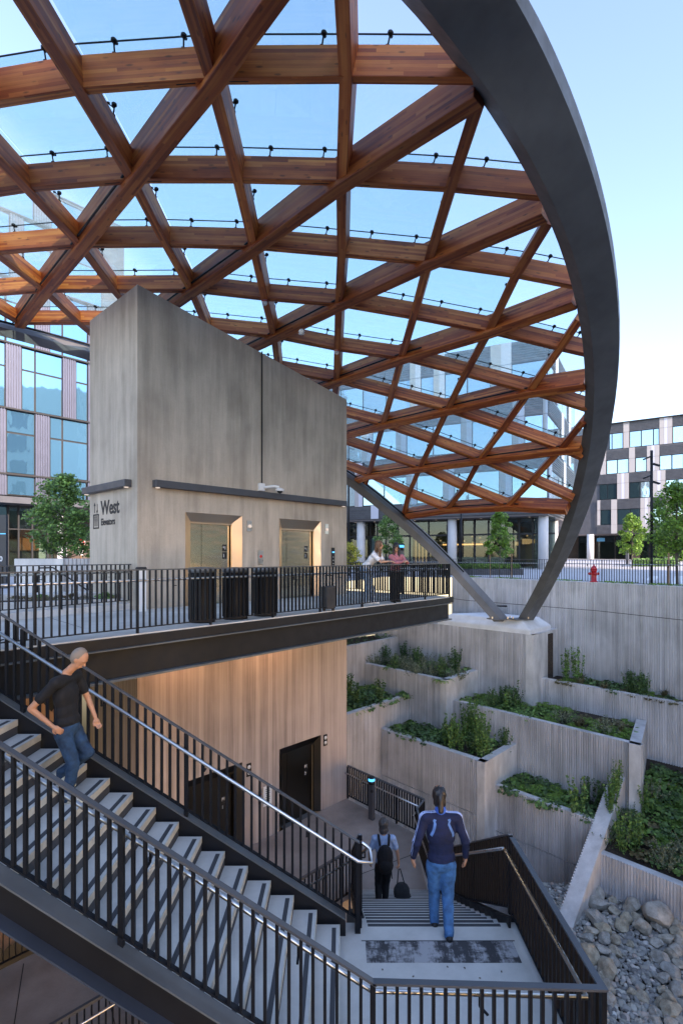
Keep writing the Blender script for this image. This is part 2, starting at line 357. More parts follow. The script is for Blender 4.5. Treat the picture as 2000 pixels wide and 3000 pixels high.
def onz(u,v,z): Y=(EYE-z)*F/(v-HZ); return Vector(((u-1000)/F*Y,Y,z))
def along(P,D,u):
    """parameter on the plan line P + t D where it crosses the viewing column u"""
    r=(u-1000)/F; return (r*P[1]-P[0])/(D[0]-r*D[1])
def P2(P,D,t,z=None): 
    x,y=P[0]+D[0]*t,P[1]+D[1]*t
    return (x,y) if z is None else Vector((x,y,z))
DR=(.677,.736); DL=(-.736,.677); E1=(-.667,.745); ND=(.736,-.677)
TW=(-4.54,11.9)     # front corner of the elevator tower
DK=(0.0,11.96); DD=(.645,.764)     # line of the deck edge
def wall(t,z,off=0): return Vector((TW[0]+DR[0]*t+ND[0]*off,TW[1]+DR[1]*t+ND[1]*off,z))
def deck(q,z,off=0): return Vector((DK[0]+DD[0]*q+.764*off,DK[1]+DD[1]*q-.645*off,z))
def bevel_obj(o,w=.01,seg=1):
    m=o.modifiers.new('bevel','BEVEL'); m.width=w; m.segments=seg; m.limit_method='ANGLE'; return o
def guard(name,label,pts,h=1.0,spacing=.11,bal=(.012,.038),hr=None,hrz=.83,posts=1.5,foot=.12,group=None,rail=(.05,.045),railmat='rail',btop=0,cat='railing',postdrop=.0,hrpts=None):
    """pts: list of floor points (x,y,z); balusters, posts and rails are parts"""
    P=[Vector(p) for p in pts]; t=thing(name,label,cat,P[0],group)
    mb=MB(); 
    for a,b in zip(P,P[1:]):
        d=(b-a); d.normalize(); e=d*rail[0]*.5
        mb.bar(a+Vector((0,0,h-rail[1]/2))-e*0,b+Vector((0,0,h-rail[1]/2))+e,rail[0],rail[1])
    part('top_rail',mb.mesh('top_rail','railtop'),t)
    mb=MB()
    for a,b in zip(P,P[1:]): mb.bar(a+Vector((0,0,foot)),b+Vector((0,0,foot)),.05,.014)
    part('bottom_rail',mb.mesh('bottom_rail',railmat),t)
    H=h-rail[1]-foot; cnt=0
    for a,b in zip(P,P[1:]):
        L=Vector((b.x-a.x,b.y-a.y,0)).length; n=max(1,int(round(L/spacing))); ang=math.atan2(b.y-a.y,b.x-a.x)
        bm_=MB().box((0,0,H/2),(bal[0],bal[1],H)).mesh('baluster','rail')
        np_=max(1,int(round(L/posts))); pi=set(round(i*n/np_) for i in range(np_+1))
        pm=MB().box((0,0,(h-rail[1]+postdrop)/2-postdrop),(bal[0]*1.7,bal[1]*1.25,h-rail[1]+postdrop)).mesh('post','rail')
        for i in range(n+1):
            if i==0 and cnt>0: continue
            q=a.lerp(b,i/n)
            if i in pi: part('post',pm,t,at=q,rot=(0,0,ang)); cnt+=1; continue
            if cnt<295: part('baluster',bm_,t,at=q+Vector((0,0,foot)),rot=(0,0,ang))
            cnt+=1
    if hr is not None:
        hp=[]
        for i,q in enumerate(P):
            ds=[]
            if i>0: ds.append((P[i]-P[i-1]))
            if i<len(P)-1: ds.append((P[i+1]-P[i]))
            nn=Vector((0,0,0))
            for d in ds: d.z=0; d.normalize(); nn+=Vector((-d.y,d.x,0))
            nn.normalize(); 
            if len(ds)==2: nn*=1/max(.3,nn.dot(Vector((-ds[0].y,ds[0].x,0))))
            hp.append(q+nn*hr+Vector((0,0,hrz)))
        if hrpts: hp=hrpts(hp)
        part('handrail',MB().tube(hp,.021,10).mesh('handrail','steel',True),t)
        mb=MB()
        for a,b,ha,hb in zip(P,P[1:],hp,hp[1:]):
            L=(b-a).length; n=max(1,int(L/1.4))
            for i in range(n):
                f=(i+.5)/n; q=a.lerp(b,f)+Vector((0,0,hrz-.10)); w_=ha.lerp(hb,f)
                mb.bar(q,Vector((w_.x,w_.y,q.z)),.02,.012); mb.bar(Vector((w_.x,w_.y,q.z)),w_-Vector((0,0,.01)),.02,.012,up=(0,1,0))
        if mb.v: part('handrail_bracket',mb.mesh('handrail_bracket','rail'),t)
    return t
def ribwall(p0,p1,zt,zb,th=.25,pitch=.085,dep=.036,side=1,cap=None):
    """wall from p0 to p1 with vertical ribs on the +side normal; zt,zb numbers or functions of the length fraction"""
    a,b=Vector((p0[0],p0[1],0)),Vector((p1[0],p1[1],0)); d=b-a; L=d.length; d/=L; n=Vector((d.y,-d.x,0))*side
    zt_=zt if callable(zt) else (lambda f:zt); zb_=zb if callable(zb) else (lambda f:zb)
    N=max(2,int(L/pitch)); fr=[]
    for i in range(N):
        s0=i*L/N; w=L/N
        fr+=[(s0,0),(s0+w*.42,0),(s0+w*.52,-dep),(s0+w*.90,-dep)]
    fr.append((L,0)); mb=MB()
    T=[a+d*s+n*o+Vector((0,0,zt_(s/L))) for s,o in fr]; Bo=[a+d*s+n*o+Vector((0,0,zb_(s/L))) for s,o in fr]
    TB=[a+d*s-n*th+Vector((0,0,zt_(s/L))) for s,o in fr]; BB=[a+d*s-n*th+Vector((0,0,zb_(s/L))) for s,o in fr]
    if side>0: mb.grid(Bo,T); mb.grid(T,TB,mi=1); mb.grid(TB,BB,mi=1)
    mb2=mb
    if side<0: mb.grid(T,Bo); mb.grid(TB,T,mi=1); mb.grid(BB,TB,mi=1)
    mb.face([Bo[0],T[0],TB[0],BB[0]],mi=1); mb.face([T[-1],Bo[-1],BB[-1],TB[-1]],mi=1)
    return mb
def orient(me):
    bm=bmesh.new(); bm.from_mesh(me); bmesh.ops.remove_doubles(bm,verts=bm.verts,dist=.0004); bmesh.ops.recalc_face_normals(bm,faces=bm.faces); bm.to_mesh(me); bm.free(); return me
ARCH0=[[-11.3,3.2,4.8],[-9.0,3.3,5.8],[-6.6,3.6,6.6],[-4.3,4.1,7.15],[-2.2,4.75,7.5],[-0.51,5.45,7.62],[0.673,6.021,7.47],[0.869,6.292,7.572],[1.068,6.537,7.626],[1.27,6.764,7.643],[1.477,6.979,7.632],[1.688,7.19,7.6],[1.905,7.403,7.554],[2.129,7.624,7.497],[2.361,7.859,7.433],[2.603,8.112,7.363],[2.854,8.389,7.289],[3.117,8.692,7.21],[3.391,9.026,7.125],[3.677,9.393,7.031],[3.975,9.797,6.927],[4.284,10.239,6.809],[4.603,10.721,6.672],[4.93,11.244,6.513],[5.263,11.808,6.327],[5.598,12.414,6.11],[5.932,13.062,5.858],[6.262,13.751,5.565],[6.581,14.479,5.229],[6.886,15.245,4.847],[7.17,16.046,4.415],[7.429,16.881,3.932],[7.655,17.745,3.397],[7.844,18.634,2.809],[7.99,19.546,2.167],[8.086,20.475,1.471],[8.127,21.416,0.721],[8.107,22.364,-0.084],[8.02,23.312,-0.945],[7.86,24.254,-1.866]]
ARCH1=[[-11.433,2.885,4.488],[-9.107,2.975,5.488],[-6.678,3.267,6.288],[-4.349,3.761,6.838],[-2.217,4.408,7.188],[-0.508,5.108,7.308],[0.838,5.721,7.158],[1.026,5.995,7.261],[1.218,6.243,7.32],[1.415,6.473,7.346],[1.618,6.691,7.344],[1.826,6.905,7.323],[2.04,7.121,7.287],[2.261,7.345,7.24],[2.49,7.583,7.186],[2.729,7.84,7.125],[2.977,8.119,7.059],[3.237,8.425,6.987],[3.509,8.762,6.909],[3.793,9.133,6.822],[4.089,9.54,6.724],[4.396,9.984,6.612],[4.715,10.469,6.482],[5.042,10.995,6.331],[5.376,11.563,6.153],[5.714,12.172,5.944],[6.053,12.823,5.701],[6.388,13.515,5.419],[6.715,14.246,5.094],[7.029,15.015,4.722],[7.324,15.819,4.3],[7.594,16.656,3.827],[7.833,17.523,3.3],[8.036,18.416,2.719],[8.195,19.331,2.083],[8.304,20.263,1.393],[8.356,21.207,0.65],[8.345,22.157,-0.143],[8.264,23.109,-0.984],[8.106,24.054,-1.87]]
ARCH2=[[-10.416,2.221,4.891],[-8.04,2.395,5.891],[-5.563,2.785,6.691],[-3.196,3.377,7.241],[-1.034,4.132,7.591],[0.689,4.9,7.711],[1.99,6.109,7.561],[2.192,6.374,7.631],[2.391,6.616,7.658],[2.587,6.842,7.651],[2.782,7.059,7.618],[2.978,7.275,7.566],[3.178,7.494,7.5],[3.382,7.724,7.425],[3.593,7.969,7.344],[3.812,8.233,7.258],[4.041,8.522,7.167],[4.28,8.839,7.072],[4.531,9.187,6.972],[4.794,9.57,6.863],[5.068,9.988,6.745],[5.353,10.445,6.613],[5.648,10.941,6.465],[5.951,11.477,6.296],[6.259,12.054,6.103],[6.57,12.672,5.882],[6.88,13.329,5.628],[7.185,14.025,5.339],[7.481,14.758,5.009],[7.762,15.525,4.638],[8.025,16.325,4.222],[8.263,17.154,3.758],[8.471,18.009,3.246],[8.645,18.885,2.684],[8.779,19.778,2.072],[8.868,20.683,1.41],[8.908,21.594,0.698],[8.894,22.506,-0.065],[8.822,23.411,-0.879],[8.689,24.303,-1.744]]
ARCH3=[[-10.002,2.213,5.225],[-7.627,2.421,6.225],[-5.154,2.848,7.025],[-2.794,3.475,7.575],[-0.643,4.266,7.925],[1.072,5.056,8.045],[2.252,6.429,7.895],[2.462,6.694,7.955],[2.666,6.936,7.969],[2.864,7.162,7.949],[3.06,7.379,7.902],[3.255,7.595,7.837],[3.451,7.814,7.757],[3.65,8.044,7.667],[3.856,8.289,7.572],[4.068,8.553,7.471],[4.29,8.842,7.366],[4.522,9.159,7.257],[4.764,9.507,7.143],[5.019,9.89,7.022],[5.284,10.308,6.89],[5.561,10.765,6.747],[5.847,11.261,6.586],[6.142,11.797,6.406],[6.442,12.374,6.202],[6.746,12.992,5.97],[7.049,13.649,5.706],[7.348,14.345,5.407],[7.638,15.078,5.068],[7.916,15.845,4.687],[8.175,16.645,4.262],[8.411,17.474,3.79],[8.618,18.329,3.269],[8.791,19.205,2.7],[8.924,20.098,2.08],[9.012,21.003,1.41],[9.05,21.914,0.691],[9.033,22.826,-0.079],[8.957,23.731,-0.897],[8.816,24.623,-1.766]]
EDGE0=[[-10.492,12.631,7.053],[-10.366,13.084,7.129],[-10.21,13.545,7.198],[-10.024,14.014,7.264],[-9.809,14.492,7.326],[-9.563,14.979,7.383],[-9.285,15.475,7.431],[-8.974,15.981,7.468],[-8.628,16.494,7.492],[-8.246,17.015,7.498],[-7.827,17.541,7.462],[-7.368,18.071,7.39],[-6.87,18.602,7.291],[-6.33,19.132,7.164],[-5.748,19.657,7.009],[-5.123,20.175,6.823],[-4.456,20.681,6.566],[-3.748,21.171,6.275],[-2.999,21.64,5.95],[-2.212,22.085,5.588],[-1.388,22.499,5.187],[-0.532,22.876,4.743],[0.353,23.211,4.238],[1.261,23.497,3.569],[2.185,23.728,2.861],[3.12,23.895,2.097],[4.055,23.992,1.256],[4.981,24.011,0.346],[5.887,23.943,-0.676],[6.761,23.779,-1.708]]
EDGE1=[[-10.509,12.651,7.279],[-10.374,13.104,7.363],[-10.209,13.565,7.439],[-10.014,14.034,7.509],[-9.788,14.512,7.575],[-9.531,14.999,7.635],[-9.242,15.495,7.684],[-8.918,16.001,7.723],[-8.56,16.514,7.748],[-8.165,17.035,7.758],[-7.731,17.561,7.724],[-7.258,18.091,7.661],[-6.744,18.622,7.571],[-6.188,19.152,7.453],[-5.589,19.677,7.307],[-4.948,20.195,7.115],[-4.264,20.701,6.852],[-3.537,21.191,6.553],[-2.77,21.66,6.217],[-1.964,22.105,5.84],[-1.121,22.519,5.42],[-0.246,22.896,4.953],[0.657,23.231,4.388],[1.584,23.517,3.708],[2.526,23.748,2.973],[3.478,23.915,2.166],[4.429,24.012,1.281],[5.371,24.031,0.354],[6.291,23.963,-0.678],[7.178,23.799,-1.711]]
EDGE2=[[-10.766,12.961,7.559],[-10.615,13.414,7.645],[-10.434,13.875,7.717],[-10.223,14.344,7.784],[-9.98,14.822,7.85],[-9.706,15.309,7.917],[-9.399,15.805,7.987],[-9.058,16.311,8.051],[-8.682,16.824,8.105],[-8.268,17.345,8.141],[-7.816,17.871,8.122],[-7.324,18.401,8.07],[-6.791,18.932,7.987],[-6.216,19.462,7.871],[-5.597,19.987,7.721],[-4.936,20.505,7.513],[-4.231,21.011,7.231],[-3.484,21.501,6.911],[-2.696,21.97,6.553],[-1.869,22.415,6.155],[-1.006,22.829,5.716],[-0.11,23.206,5.232],[0.814,23.541,4.662],[1.761,23.827,3.979],[2.725,24.058,3.223],[3.696,24.225,2.406],[4.668,24.322,1.479],[5.629,24.341,0.506],[6.568,24.273,-0.514],[7.471,24.109,-1.547]]
EDGE3=[[-10.75,12.941,7.333],[-10.607,13.394,7.411],[-10.435,13.855,7.477],[-10.233,14.324,7.539],[-10.001,14.802,7.601],[-9.738,15.289,7.665],[-9.443,15.785,7.734],[-9.114,16.291,7.797],[-8.75,16.804,7.848],[-8.35,17.325,7.882],[-7.912,17.851,7.86],[-7.435,18.381,7.799],[-6.917,18.912,7.707],[-6.357,19.442,7.582],[-5.755,19.967,7.424],[-5.111,20.485,7.222],[-4.424,20.991,6.945],[-3.695,21.481,6.633],[-2.926,21.95,6.286],[-2.117,22.395,5.904],[-1.273,22.809,5.484],[-0.396,23.186,5.022],[0.51,23.521,4.512],[1.439,23.807,3.84],[2.384,24.038,3.111],[3.338,24.205,2.337],[4.293,24.302,1.455],[5.239,24.321,0.499],[6.163,24.253,-0.512],[7.055,24.089,-1.544]]
NODES={(0,0):(-0.036,5.236,7.604),(0,1):(-1.778,5.282,7.492),(0,2):(-3.531,5.343,7.292),(1,0):(0.06,7.243,7.652),(1,1):(-1.75,7.245,7.639),(1,2):(-3.527,7.205,7.466),(1,3):(-5.335,7.353,7.314),(1,4):(-7.121,7.473,7.044),(2,-1):(1.841,9.088,7.431),(2,0):(0.0,9.201,7.62),(2,1):(-1.783,9.24,7.688),(2,2):(-3.579,9.181,7.647),(2,3):(-5.399,9.214,7.517),(2,4):(-7.212,9.372,7.366),(2,5):(-9.007,9.532,7.121),(3,-2):(3.561,10.949,6.937),(3,-1):(1.783,11.073,7.264),(3,0):(0.0,11.184,7.496),(3,1):(-1.835,11.177,7.649),(3,2):(-3.663,11.196,7.71),(3,3):(-5.443,11.193,7.694),(3,4):(-7.322,11.323,7.625),(3,5):(-9.105,11.429,7.456),(3,6):(-10.888,11.644,7.244),(4,-3):(5.212,12.805,6.158),(4,-2):(3.545,12.904,6.609),(4,-1):(1.737,13.004,7.0),(4,0):(-0.067,13.01,7.31),(4,1):(-1.881,13.139,7.522),(4,2):(-3.657,13.036,7.672),(4,3):(-5.596,13.21,7.75),(4,4):(-7.338,13.23,7.769),(4,5):(-9.173,13.351,7.703),(4,6):(-10.957,13.551,7.588),(5,-3):(5.131,14.652,5.694),(5,-2):(3.407,14.809,6.215),(5,-1):(1.649,14.832,6.678),(5,0):(-0.115,15.044,7.016),(5,1):(-1.88,14.937,7.328),(5,2):(-3.759,15.05,7.571),(5,3):(-5.582,15.098,7.731),(5,4):(-7.432,15.165,7.809),(5,5):(-9.174,15.29,7.863),(5,6):(-10.972,15.493,7.842),(6,-4):(6.659,16.308,4.43),(6,-3):(4.983,16.556,5.125),(6,-2):(3.282,16.676,5.739),(6,-1):(1.559,16.826,6.242),(6,0):(-0.161,16.816,6.691),(6,1):(-2.002,16.971,7.076),(6,2):(-3.798,17.018,7.384),(6,3):(-5.598,17.075,7.626),(6,4):(-7.391,17.158,7.808),(6,5):(-9.168,17.286,7.933),(7,-4):(6.409,18.137,3.703),(7,-3):(4.749,18.44,4.499),(7,-2):(3.154,18.628,5.152),(7,-1):(1.433,18.691,5.774),(7,0):(-0.297,18.857,6.278),(7,1):(-2.046,18.936,6.728),(7,2):(-3.808,19.004,7.112),(7,3):(-5.573,19.076,7.435),(7,4):(-7.331,19.172,7.701),(8,-4):(6.109,19.753,3.018),(8,-3):(4.629,20.295,3.729),(8,-2):(2.98,20.458,4.547),(8,-1):(1.284,20.713,5.197),(8,0):(-0.361,20.808,5.776),(8,1):(-2.063,20.917,6.297),(8,2):(-3.777,21.01,6.756),(9,-3):(4.295,21.966,3.095),(9,-2):(2.804,22.503,3.774),(9,-1):(1.127,22.608,4.595),(9,0):(-0.396,22.771,5.192),(9,1):(-2.038,22.917,5.783),(10,-2):(2.78,24.168,2.991)}
ENDS={"A2":(1.872,7.287,7.486),"A3":(3.516,9.233,7.129),"A4":(4.911,11.253,6.557),"A5":(6.214,13.659,5.59),"A6":(7.103,15.859,4.392),"A7":(7.652,18.171,2.767),"R1":(1.705,7.098,7.509),"R2":(3.299,8.949,7.192),"R3":(4.69,10.874,6.675),"R4":(5.753,12.735,6.001),"R5":(6.583,14.511,5.169),"R6":(7.215,16.222,4.165),"R7":(7.605,17.791,3.053),"B-1":(1.89,7.393,7.483),"B-2":(3.642,9.405,7.09),"B-3":(5.213,11.706,6.391),"B-4":(6.74,14.899,4.96),"A6l":(0.714,23.287,4.533),"A7l":(2.78,24.168,2.991),"B-1l":(1.045,23.356,4.349)}
# ---------------------------------------------------------------- ground, pit and lower floor
RING=[(13.4,10),(13.3,15),(12.8,20),(11.2,23.5),(6.8,29),(6.25,30.3)]
PIT=RING+[(2.5,31.5),(-1.5,21),(-.45,19.2),(3.23,15.8),(-8.5,1.9),(-8.5,-14),(13.4,-14)]
def sheet(outer,hole,z,m,name,label=None):
    P=[Vector((x,y,0)) for x,y in outer]; H=[Vector((x,y,0)) for x,y in hole] if hole else None
    ts=tessellate_polygon([P,H] if H else [P]); V=outer+(hole or [])
    mb=MB()
    for f in ts:
        q=[V[i] for i in f]; a=sum(q[i][0]*q[(i+1)%3][1]-q[(i+1)%3][0]*q[i][1] for i in range(3))
        if a<0: q.reverse()
        mb.face([(x,y,z(x,y) if callable(z) else z) for x,y in q])
    return struct(name,mb.mesh(name,m),label)
GZ=lambda x,y: max(0,min(.8,(y-32)*.0125))
sheet([(-90,-60),(60,-60),(60,32),(-90,32)],PIT,0,'paving','plaza_paving','light concrete plaza paving round the sunken station court')
struct('plaza_slope',(lambda mb:(mb.face([(-90,32,0),(60,32,0),(60,96,.8),(-90,96,.8)]),mb)[1])(MB()).mesh('plaza_slope','paving'))
struct('far_ground',(lambda mb:(mb.face([(-900,96,.8),(900,96,.8),(900,1500,.8),(-900,1500,.8)]),mb.face([(60,-900,-.02),(900,-900,-.02),(900,96,-.02),(60,96,-.02)]),mb.face([(-900,-900,-.02),(-90,-900,-.02),(-90,96,-.02),(-900,96,-.02)]),mb.face([(-90,-900,-.02),(60,-900,-.02),(60,-60,-.02),(-90,-60,-.02)]),mb)[-1])(MB()).mesh('far_ground','asphalt'))
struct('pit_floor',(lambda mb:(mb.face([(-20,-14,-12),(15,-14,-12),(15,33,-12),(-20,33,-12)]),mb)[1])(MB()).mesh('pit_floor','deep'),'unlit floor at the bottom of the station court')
FL=[(.16,17.0),(2.26,14.6),(1.98,14.1),(1.98,12.06),(.2,12.06),(-5.2,6.5),(-11,.5),(-17,6.3),(-10.0,13.2),(-6.4,16.9),(-4.54,11.9)]
FL=[(.16,17.0),(2.26,14.6),(1.98,14.1),(1.98,12.06),(.2,12.06),(-5.2,6.5),(-11,.5),(-18,7.7),(-12.0,14.0)]
FL=[(.3,17.15),(2.26,14.6),(1.98,14.1),(1.98,12.06),(.2,12.06),(-5.2,6.4),(-11,.2),(-17.5,6.5),(-6.3,10.0)]
FLX=[(.16,17.0),(2.26,14.6),(1.98,14.1),(1.98,12.06),(.2,12.06),(-5.2,6.4),(-11,.2),(-15.4,0.1),(-6.2,10.1)]
fl=struct('lower_floor',MB().prism(FLX,-6.75,-6.5).mesh('lower_floor','floor'),'brown tinted concrete floor at the lower elevator level')
mb=MB()
for (a,b) in [((.4,12.9),(2.0,13.9)),((-5.05,8.1),(-6.0,10.1)),((-3.6,8.6),(-5.2,11.1)),((-1.2,10.8),(-2.6,13.8))]:
    mb.bar((a[0],a[1],-6.498),(b[0],b[1],-6.498),.014,.004)
part('floor_joint',mb.mesh('floor_joint','dark'),fl)
# retaining walls of the court: ring wall, pedestal, planters
def planterwall(name,label,segs,base,group=None,z_base=-12):
    """segs: list of (p0,p1,ztop,zbot,ribbed side or 0, thickness, mats)"""
    t=thing(name,label,'wall',base,group)
    for s in segs:
        p0,p1,zt,zb,side,th=s[:6]; mats=s[6] if len(s)>6 else ('ribc','smooth')
        if side: me=orient(ribwall(p0,p1,zt,zb,th,side=side).mesh('ribbed_panel',mats))
        else:
            a=Vector((p0[0],p0[1],0)); b=Vector((p1[0],p1[1],0)); d=(b-a).normalized(); n=Vector((d.y,-d.x,0))*th; f0=zt(0) if callable(zt) else zt; f1=zt(1) if callable(zt) else zt
            g0=zb(0) if callable(zb) else zb; g1=zb(1) if callable(zb) else zb
            mb=MB(); U=lambda p,z:p+Vector((0,0,z))
            mb.grid([U(a,g0),U(b,g1),U(b-n,g1),U(a-n,g0)],[U(a,f0),U(b,f1),U(b-n,f1),U(a-n,f0)],closed=True,mi=1)
            mb.face([U(a,f0),U(b,f1),U(b-n,f1),U(a-n,f0)],mi=1); mb.face([U(a,g0),U(a-n,g0),U(b-n,g1),U(b,g1)],mi=1); me=orient(mb.mesh('smooth_panel',mats))
        part('ribbed_panel' if side else 'smooth_panel',me,t)
    return t
ring=[]
for a,b in zip(RING,RING[1:]): ring.append((b,a,.06,-1.17,-1,-.28)); ring.append((b,a,-1.2,-12,-1,-.28))
def ringwall():
    t=thing('retaining_wall','long pale ribbed concrete wall round the court under the black fence and red hydrant','wall',(11.2,23.5,-4))
    for a,b in zip(RING,RING[1:]):
        d=Vector((b[0]-a[0],b[1]-a[1],0)).normalized(); n=Vector((-d.y,d.x,0))   # towards the pit (left of travel)
        for z1,z0 in ((.06,-1.18),(-1.2,-12)):
            part('ribbed_panel',orient(ribwall(a,b,z1,z0,.28,side=-1,pitch=.10,dep=.04).mesh('ribbed_panel',('ribc','smooth'))),t)
        mb=MB(); mb.bar((a[0]-n.x*.02,a[1]-n.y*.02,-1.19),(b[0]-n.x*.02,b[1]-n.y*.02,-1.19),.04,.02); part('joint',mb.mesh('joint','dark'),t)
    return t
ringwall()
PC=(8.2,22.9)                                   # pedestal front corner
ed=lambda P,t: P2(P,E1,t); er=lambda P,t:P2(P,DR,t)
pw=planterwall('retaining_wall','ribbed pedestal wall carrying the white footing of the arch',[(ed(PC,9.5),PC,-2.18,-12,1,.45),(PC,er(PC,2.8),-2.18,-12,0,.35)],(8.2,22.9,-7))
# soil and white cap on the pedestal
t=thing('arch_footing','white sloped concrete footing under the two arch feet','footing',(7.6,24,-2.2))
mb=MB(); B0=[(8.0,22.98),(9.75,24.85),(7.6,27.2),(4.15,26.9)]; B0=[ed((8.12,23.02),0),(9.7,24.72),(7.2,27.5),ed((8.12,23.02),5.0)]
cx=sum(p[0] for p in B0)/4; cy_=sum(p[1] for p in B0)/4
T0=[(cx+(x-cx)*.78,cy_+(y-cy_)*.72) for x,y in B0]
A=[(x,y,-2.18) for x,y in B0]; B=[(x,y,-1.98) for x,y in B0]; Cc=[(x,y,-1.62) for x,y in T0]
mb.grid(A,B,True); mb.grid(B,Cc,True); mb.face(Cc); o=part('footing_block',orient(mb.mesh('footing_block','cap')),t); bevel_obj(o,.05,2)
for (x,y,z) in ((7.42,24.05,-1.66),(7.75,23.72,-1.70)):
    pass
t=thing('valve_pipe','small black standpipe with steel cup on the white footing','pipe',(7.25,25.0,-1.62))
for (ax_,ay_) in ((7.05,23.9),(7.95,23.85)):
    b_=part('base_plate',MB().box((ax_,ay_+.1,-1.60),(.85,.62,.04),rz=.4).mesh('base_plate','arch'),t)
    part('anchor_bolt',(lambda m_:[m_.lathe([(.03,0),(.03,.09)],(ax_+dx,ay_+.1+dy,-1.58),6) for dx in (-.34,.34) for dy in (-.2,.2)] and m_)(MB()).mesh('anchor_bolt','steel'),t)
part('pipe_elbow',MB().tube([(7.25,25.0,-1.62),(7.25,25.0,-1.12),(7.75,25.1,-1.14)],.045,8).mesh('pipe_elbow','black'),t)
part('pipe_cup',MB().lathe([(.07,0),(.08,.28),(.06,.3)],(7.25,24.95,-1.62),12).mesh('pipe_cup','steel'),t)
# planters
W1a,W1b=(.22,25.6),(3.04,28.7)
A2,B2,C2=(1.14,26.6),(4.48,22.9),(6.36,24.96)
W3=( -1.9,19.05),(3.09,24.46)
A4,B4,C4=(1.68,22.93),(5.1,19.1),(7.04,21.2)
A5,B5,C5=(4.87,23.3),(9.9,17.7),(11.64,20.4)
A6,B6=(5.66,19.7),(8.05,17.03)
R1a,R1b=(8.81,23.56),(14.1,17.65)
planterwall('planter_wall','ribbed wall of the small bed just under the right end of the deck beam',[(P2(W1b,DR,-6),W1b,-3.13,-12,1,.25)],(3.04,28.7,-6))
planterwall('planter_wall','upper left ribbed planter filled with grey shrubs beside the pedestal',[(A2,B2,-4.11,-12,1,.25),(B2,C2,-4.11,-12,0,.3)],(4.48,22.9,-6))
planterwall('planter_wall','leftmost planter wall running out from the corner of the elevator tower',[W3+(-5.13,-12,1,.25)],(3.09,24.46,-7))
planterwall('planter_wall','large low left planter wall with tall weeds, behind the lower railing',[(A4,B4,-6.18,-8.15,1,.28),(A4,B4,-8.18,-12,1,.28),(B4,C4,-6.18,-12,0,.3)],(5.1,19.1,-8))
planterwall('planter_wall','long middle planter wall with a pale right end in front of the pedestal',[(A5,B5,-5.07,-12,1,.25),(B5,C5,-5.07,-12,0,.35)],(9.9,17.7,-7))
planterwall('planter_wall','lower ribbed planter wall with a big fern, between weeds and sloping wall',[(A6,B6,-7.23,-8.9,1,.25),(A6,B6,-8.93,-12,1,.25)],(7,18,-9))
planterwall('planter_wall','right hand ribbed planter wall reaching out of the frame below the ring wall',[(R1a,R1b,-4.17,-12,1,.25)],(11,21,-6))
D0=(9.26,18.4); DDr=(-.682,-.731)
planterwall('sloping_wall','sloping ribbed wall running down beside the rock bed',[(P2(D0,DDr,7.0),D0,lambda f:-6.26-.545*7.0*(1-f),-12,-1,.46)],(7.5,16.5,-9))
EW0,EW1=(7.62,16.45),(11.6,12.0)
planterwall('planter_wall','ribbed wall between the overgrown slope and the boulders',[(EW0,EW1,-7.82,-12,1,.28)],(9.3,14.6,-9))
# soil beds
def bed(name,poly,z,label,nw=0):
    # the first nw edges run along the bed's own walls and stay behind their faces; the others reach into the neighbouring walls
    n=len(poly); ar=sum(poly[i][0]*poly[(i+1)%n][1]-poly[(i+1)%n][0]*poly[i][1] for i in range(n)); sg=1 if ar>0 else -1
    L=[]
    for i in range(n):
        a,b=Vector(poly[i][:2]),Vector(poly[(i+1)%n][:2]); d=(b-a).normalized(); nn=Vector((-d.y,d.x))*sg; o=.14 if i<nw else -.06; L.append((a+nn*o,d))
    out=[]
    for i in range(n):
        p,d=L[i-1]; q,e=L[i]; den=d.x*e.y-d.y*e.x
        if abs(den)<.05: out.append(tuple(q)); continue
        t_=((q.x-p.x)*e.y-(q.y-p.y)*e.x)/den; out.append(tuple(p+d*t_))
    poly=out
    return solo(name,MB().prism(poly,-12,z).mesh(name,'soil'),label,None,kind='structure')
bed('soil',[ed(PC,9),ed(PC,.3),er(PC,2.0),(7,28.3),(3.4,33)],-2.3,None,1)
bed('soil',[P2(W1b,DR,-6),W1b,(2.0,30.5),(-3.8,26)],-3.3,None,1)
bed('soil',[A2,B2,C2,(3.1,28.6)],-4.3,None,2)
bed('soil',[W3[0],W3[1],A2,(-1.5,22.3)],-5.35,None,1)
bed('soil',[A4,B4,C4,(4.8,23.2),(3.1,24.3)],-6.38,None,2)
bed('soil',[A5,B5,C5,(8.9,23.4),(8.2,22.95),(6.4,24.9)],-5.27,None,2)
bed('soil',[A6,B6,D0,(7.05,21.1)],-7.45,None,1)
bed('soil',[R1a,R1b,(15,18.2),(12.9,20.0),(11.25,23.5),(9.9,24.9)],-4.35,None,1)
GS=lambda x,y:-7.98+max(0,((x-9.3)*.745+(y-14.6)*.667))*.26
bed('soil',[D0,(7.62,16.45),(11.6,12.0),(16,15),(14.2,17.8),(11.6,20.35),(9.9,17.7)],GS,None,2)
bed('rock_bed',[(3.2,13.0),(4.5,13.2),(7.55,16.3),(11.6,11.95),(14,8),(8,4),(3.2,8)],-9.02,None)
# drain slots in the walls
def slot(u,v,Y): 
    p=px(u,v,Y); me=MB().box((0,0,0),(.07,.05,.22)).mesh('weep_hole','dark'); o=solo('weep_hole',me,f'small dark weep hole in the ribbed wall',None,p,rz=-.8); return o
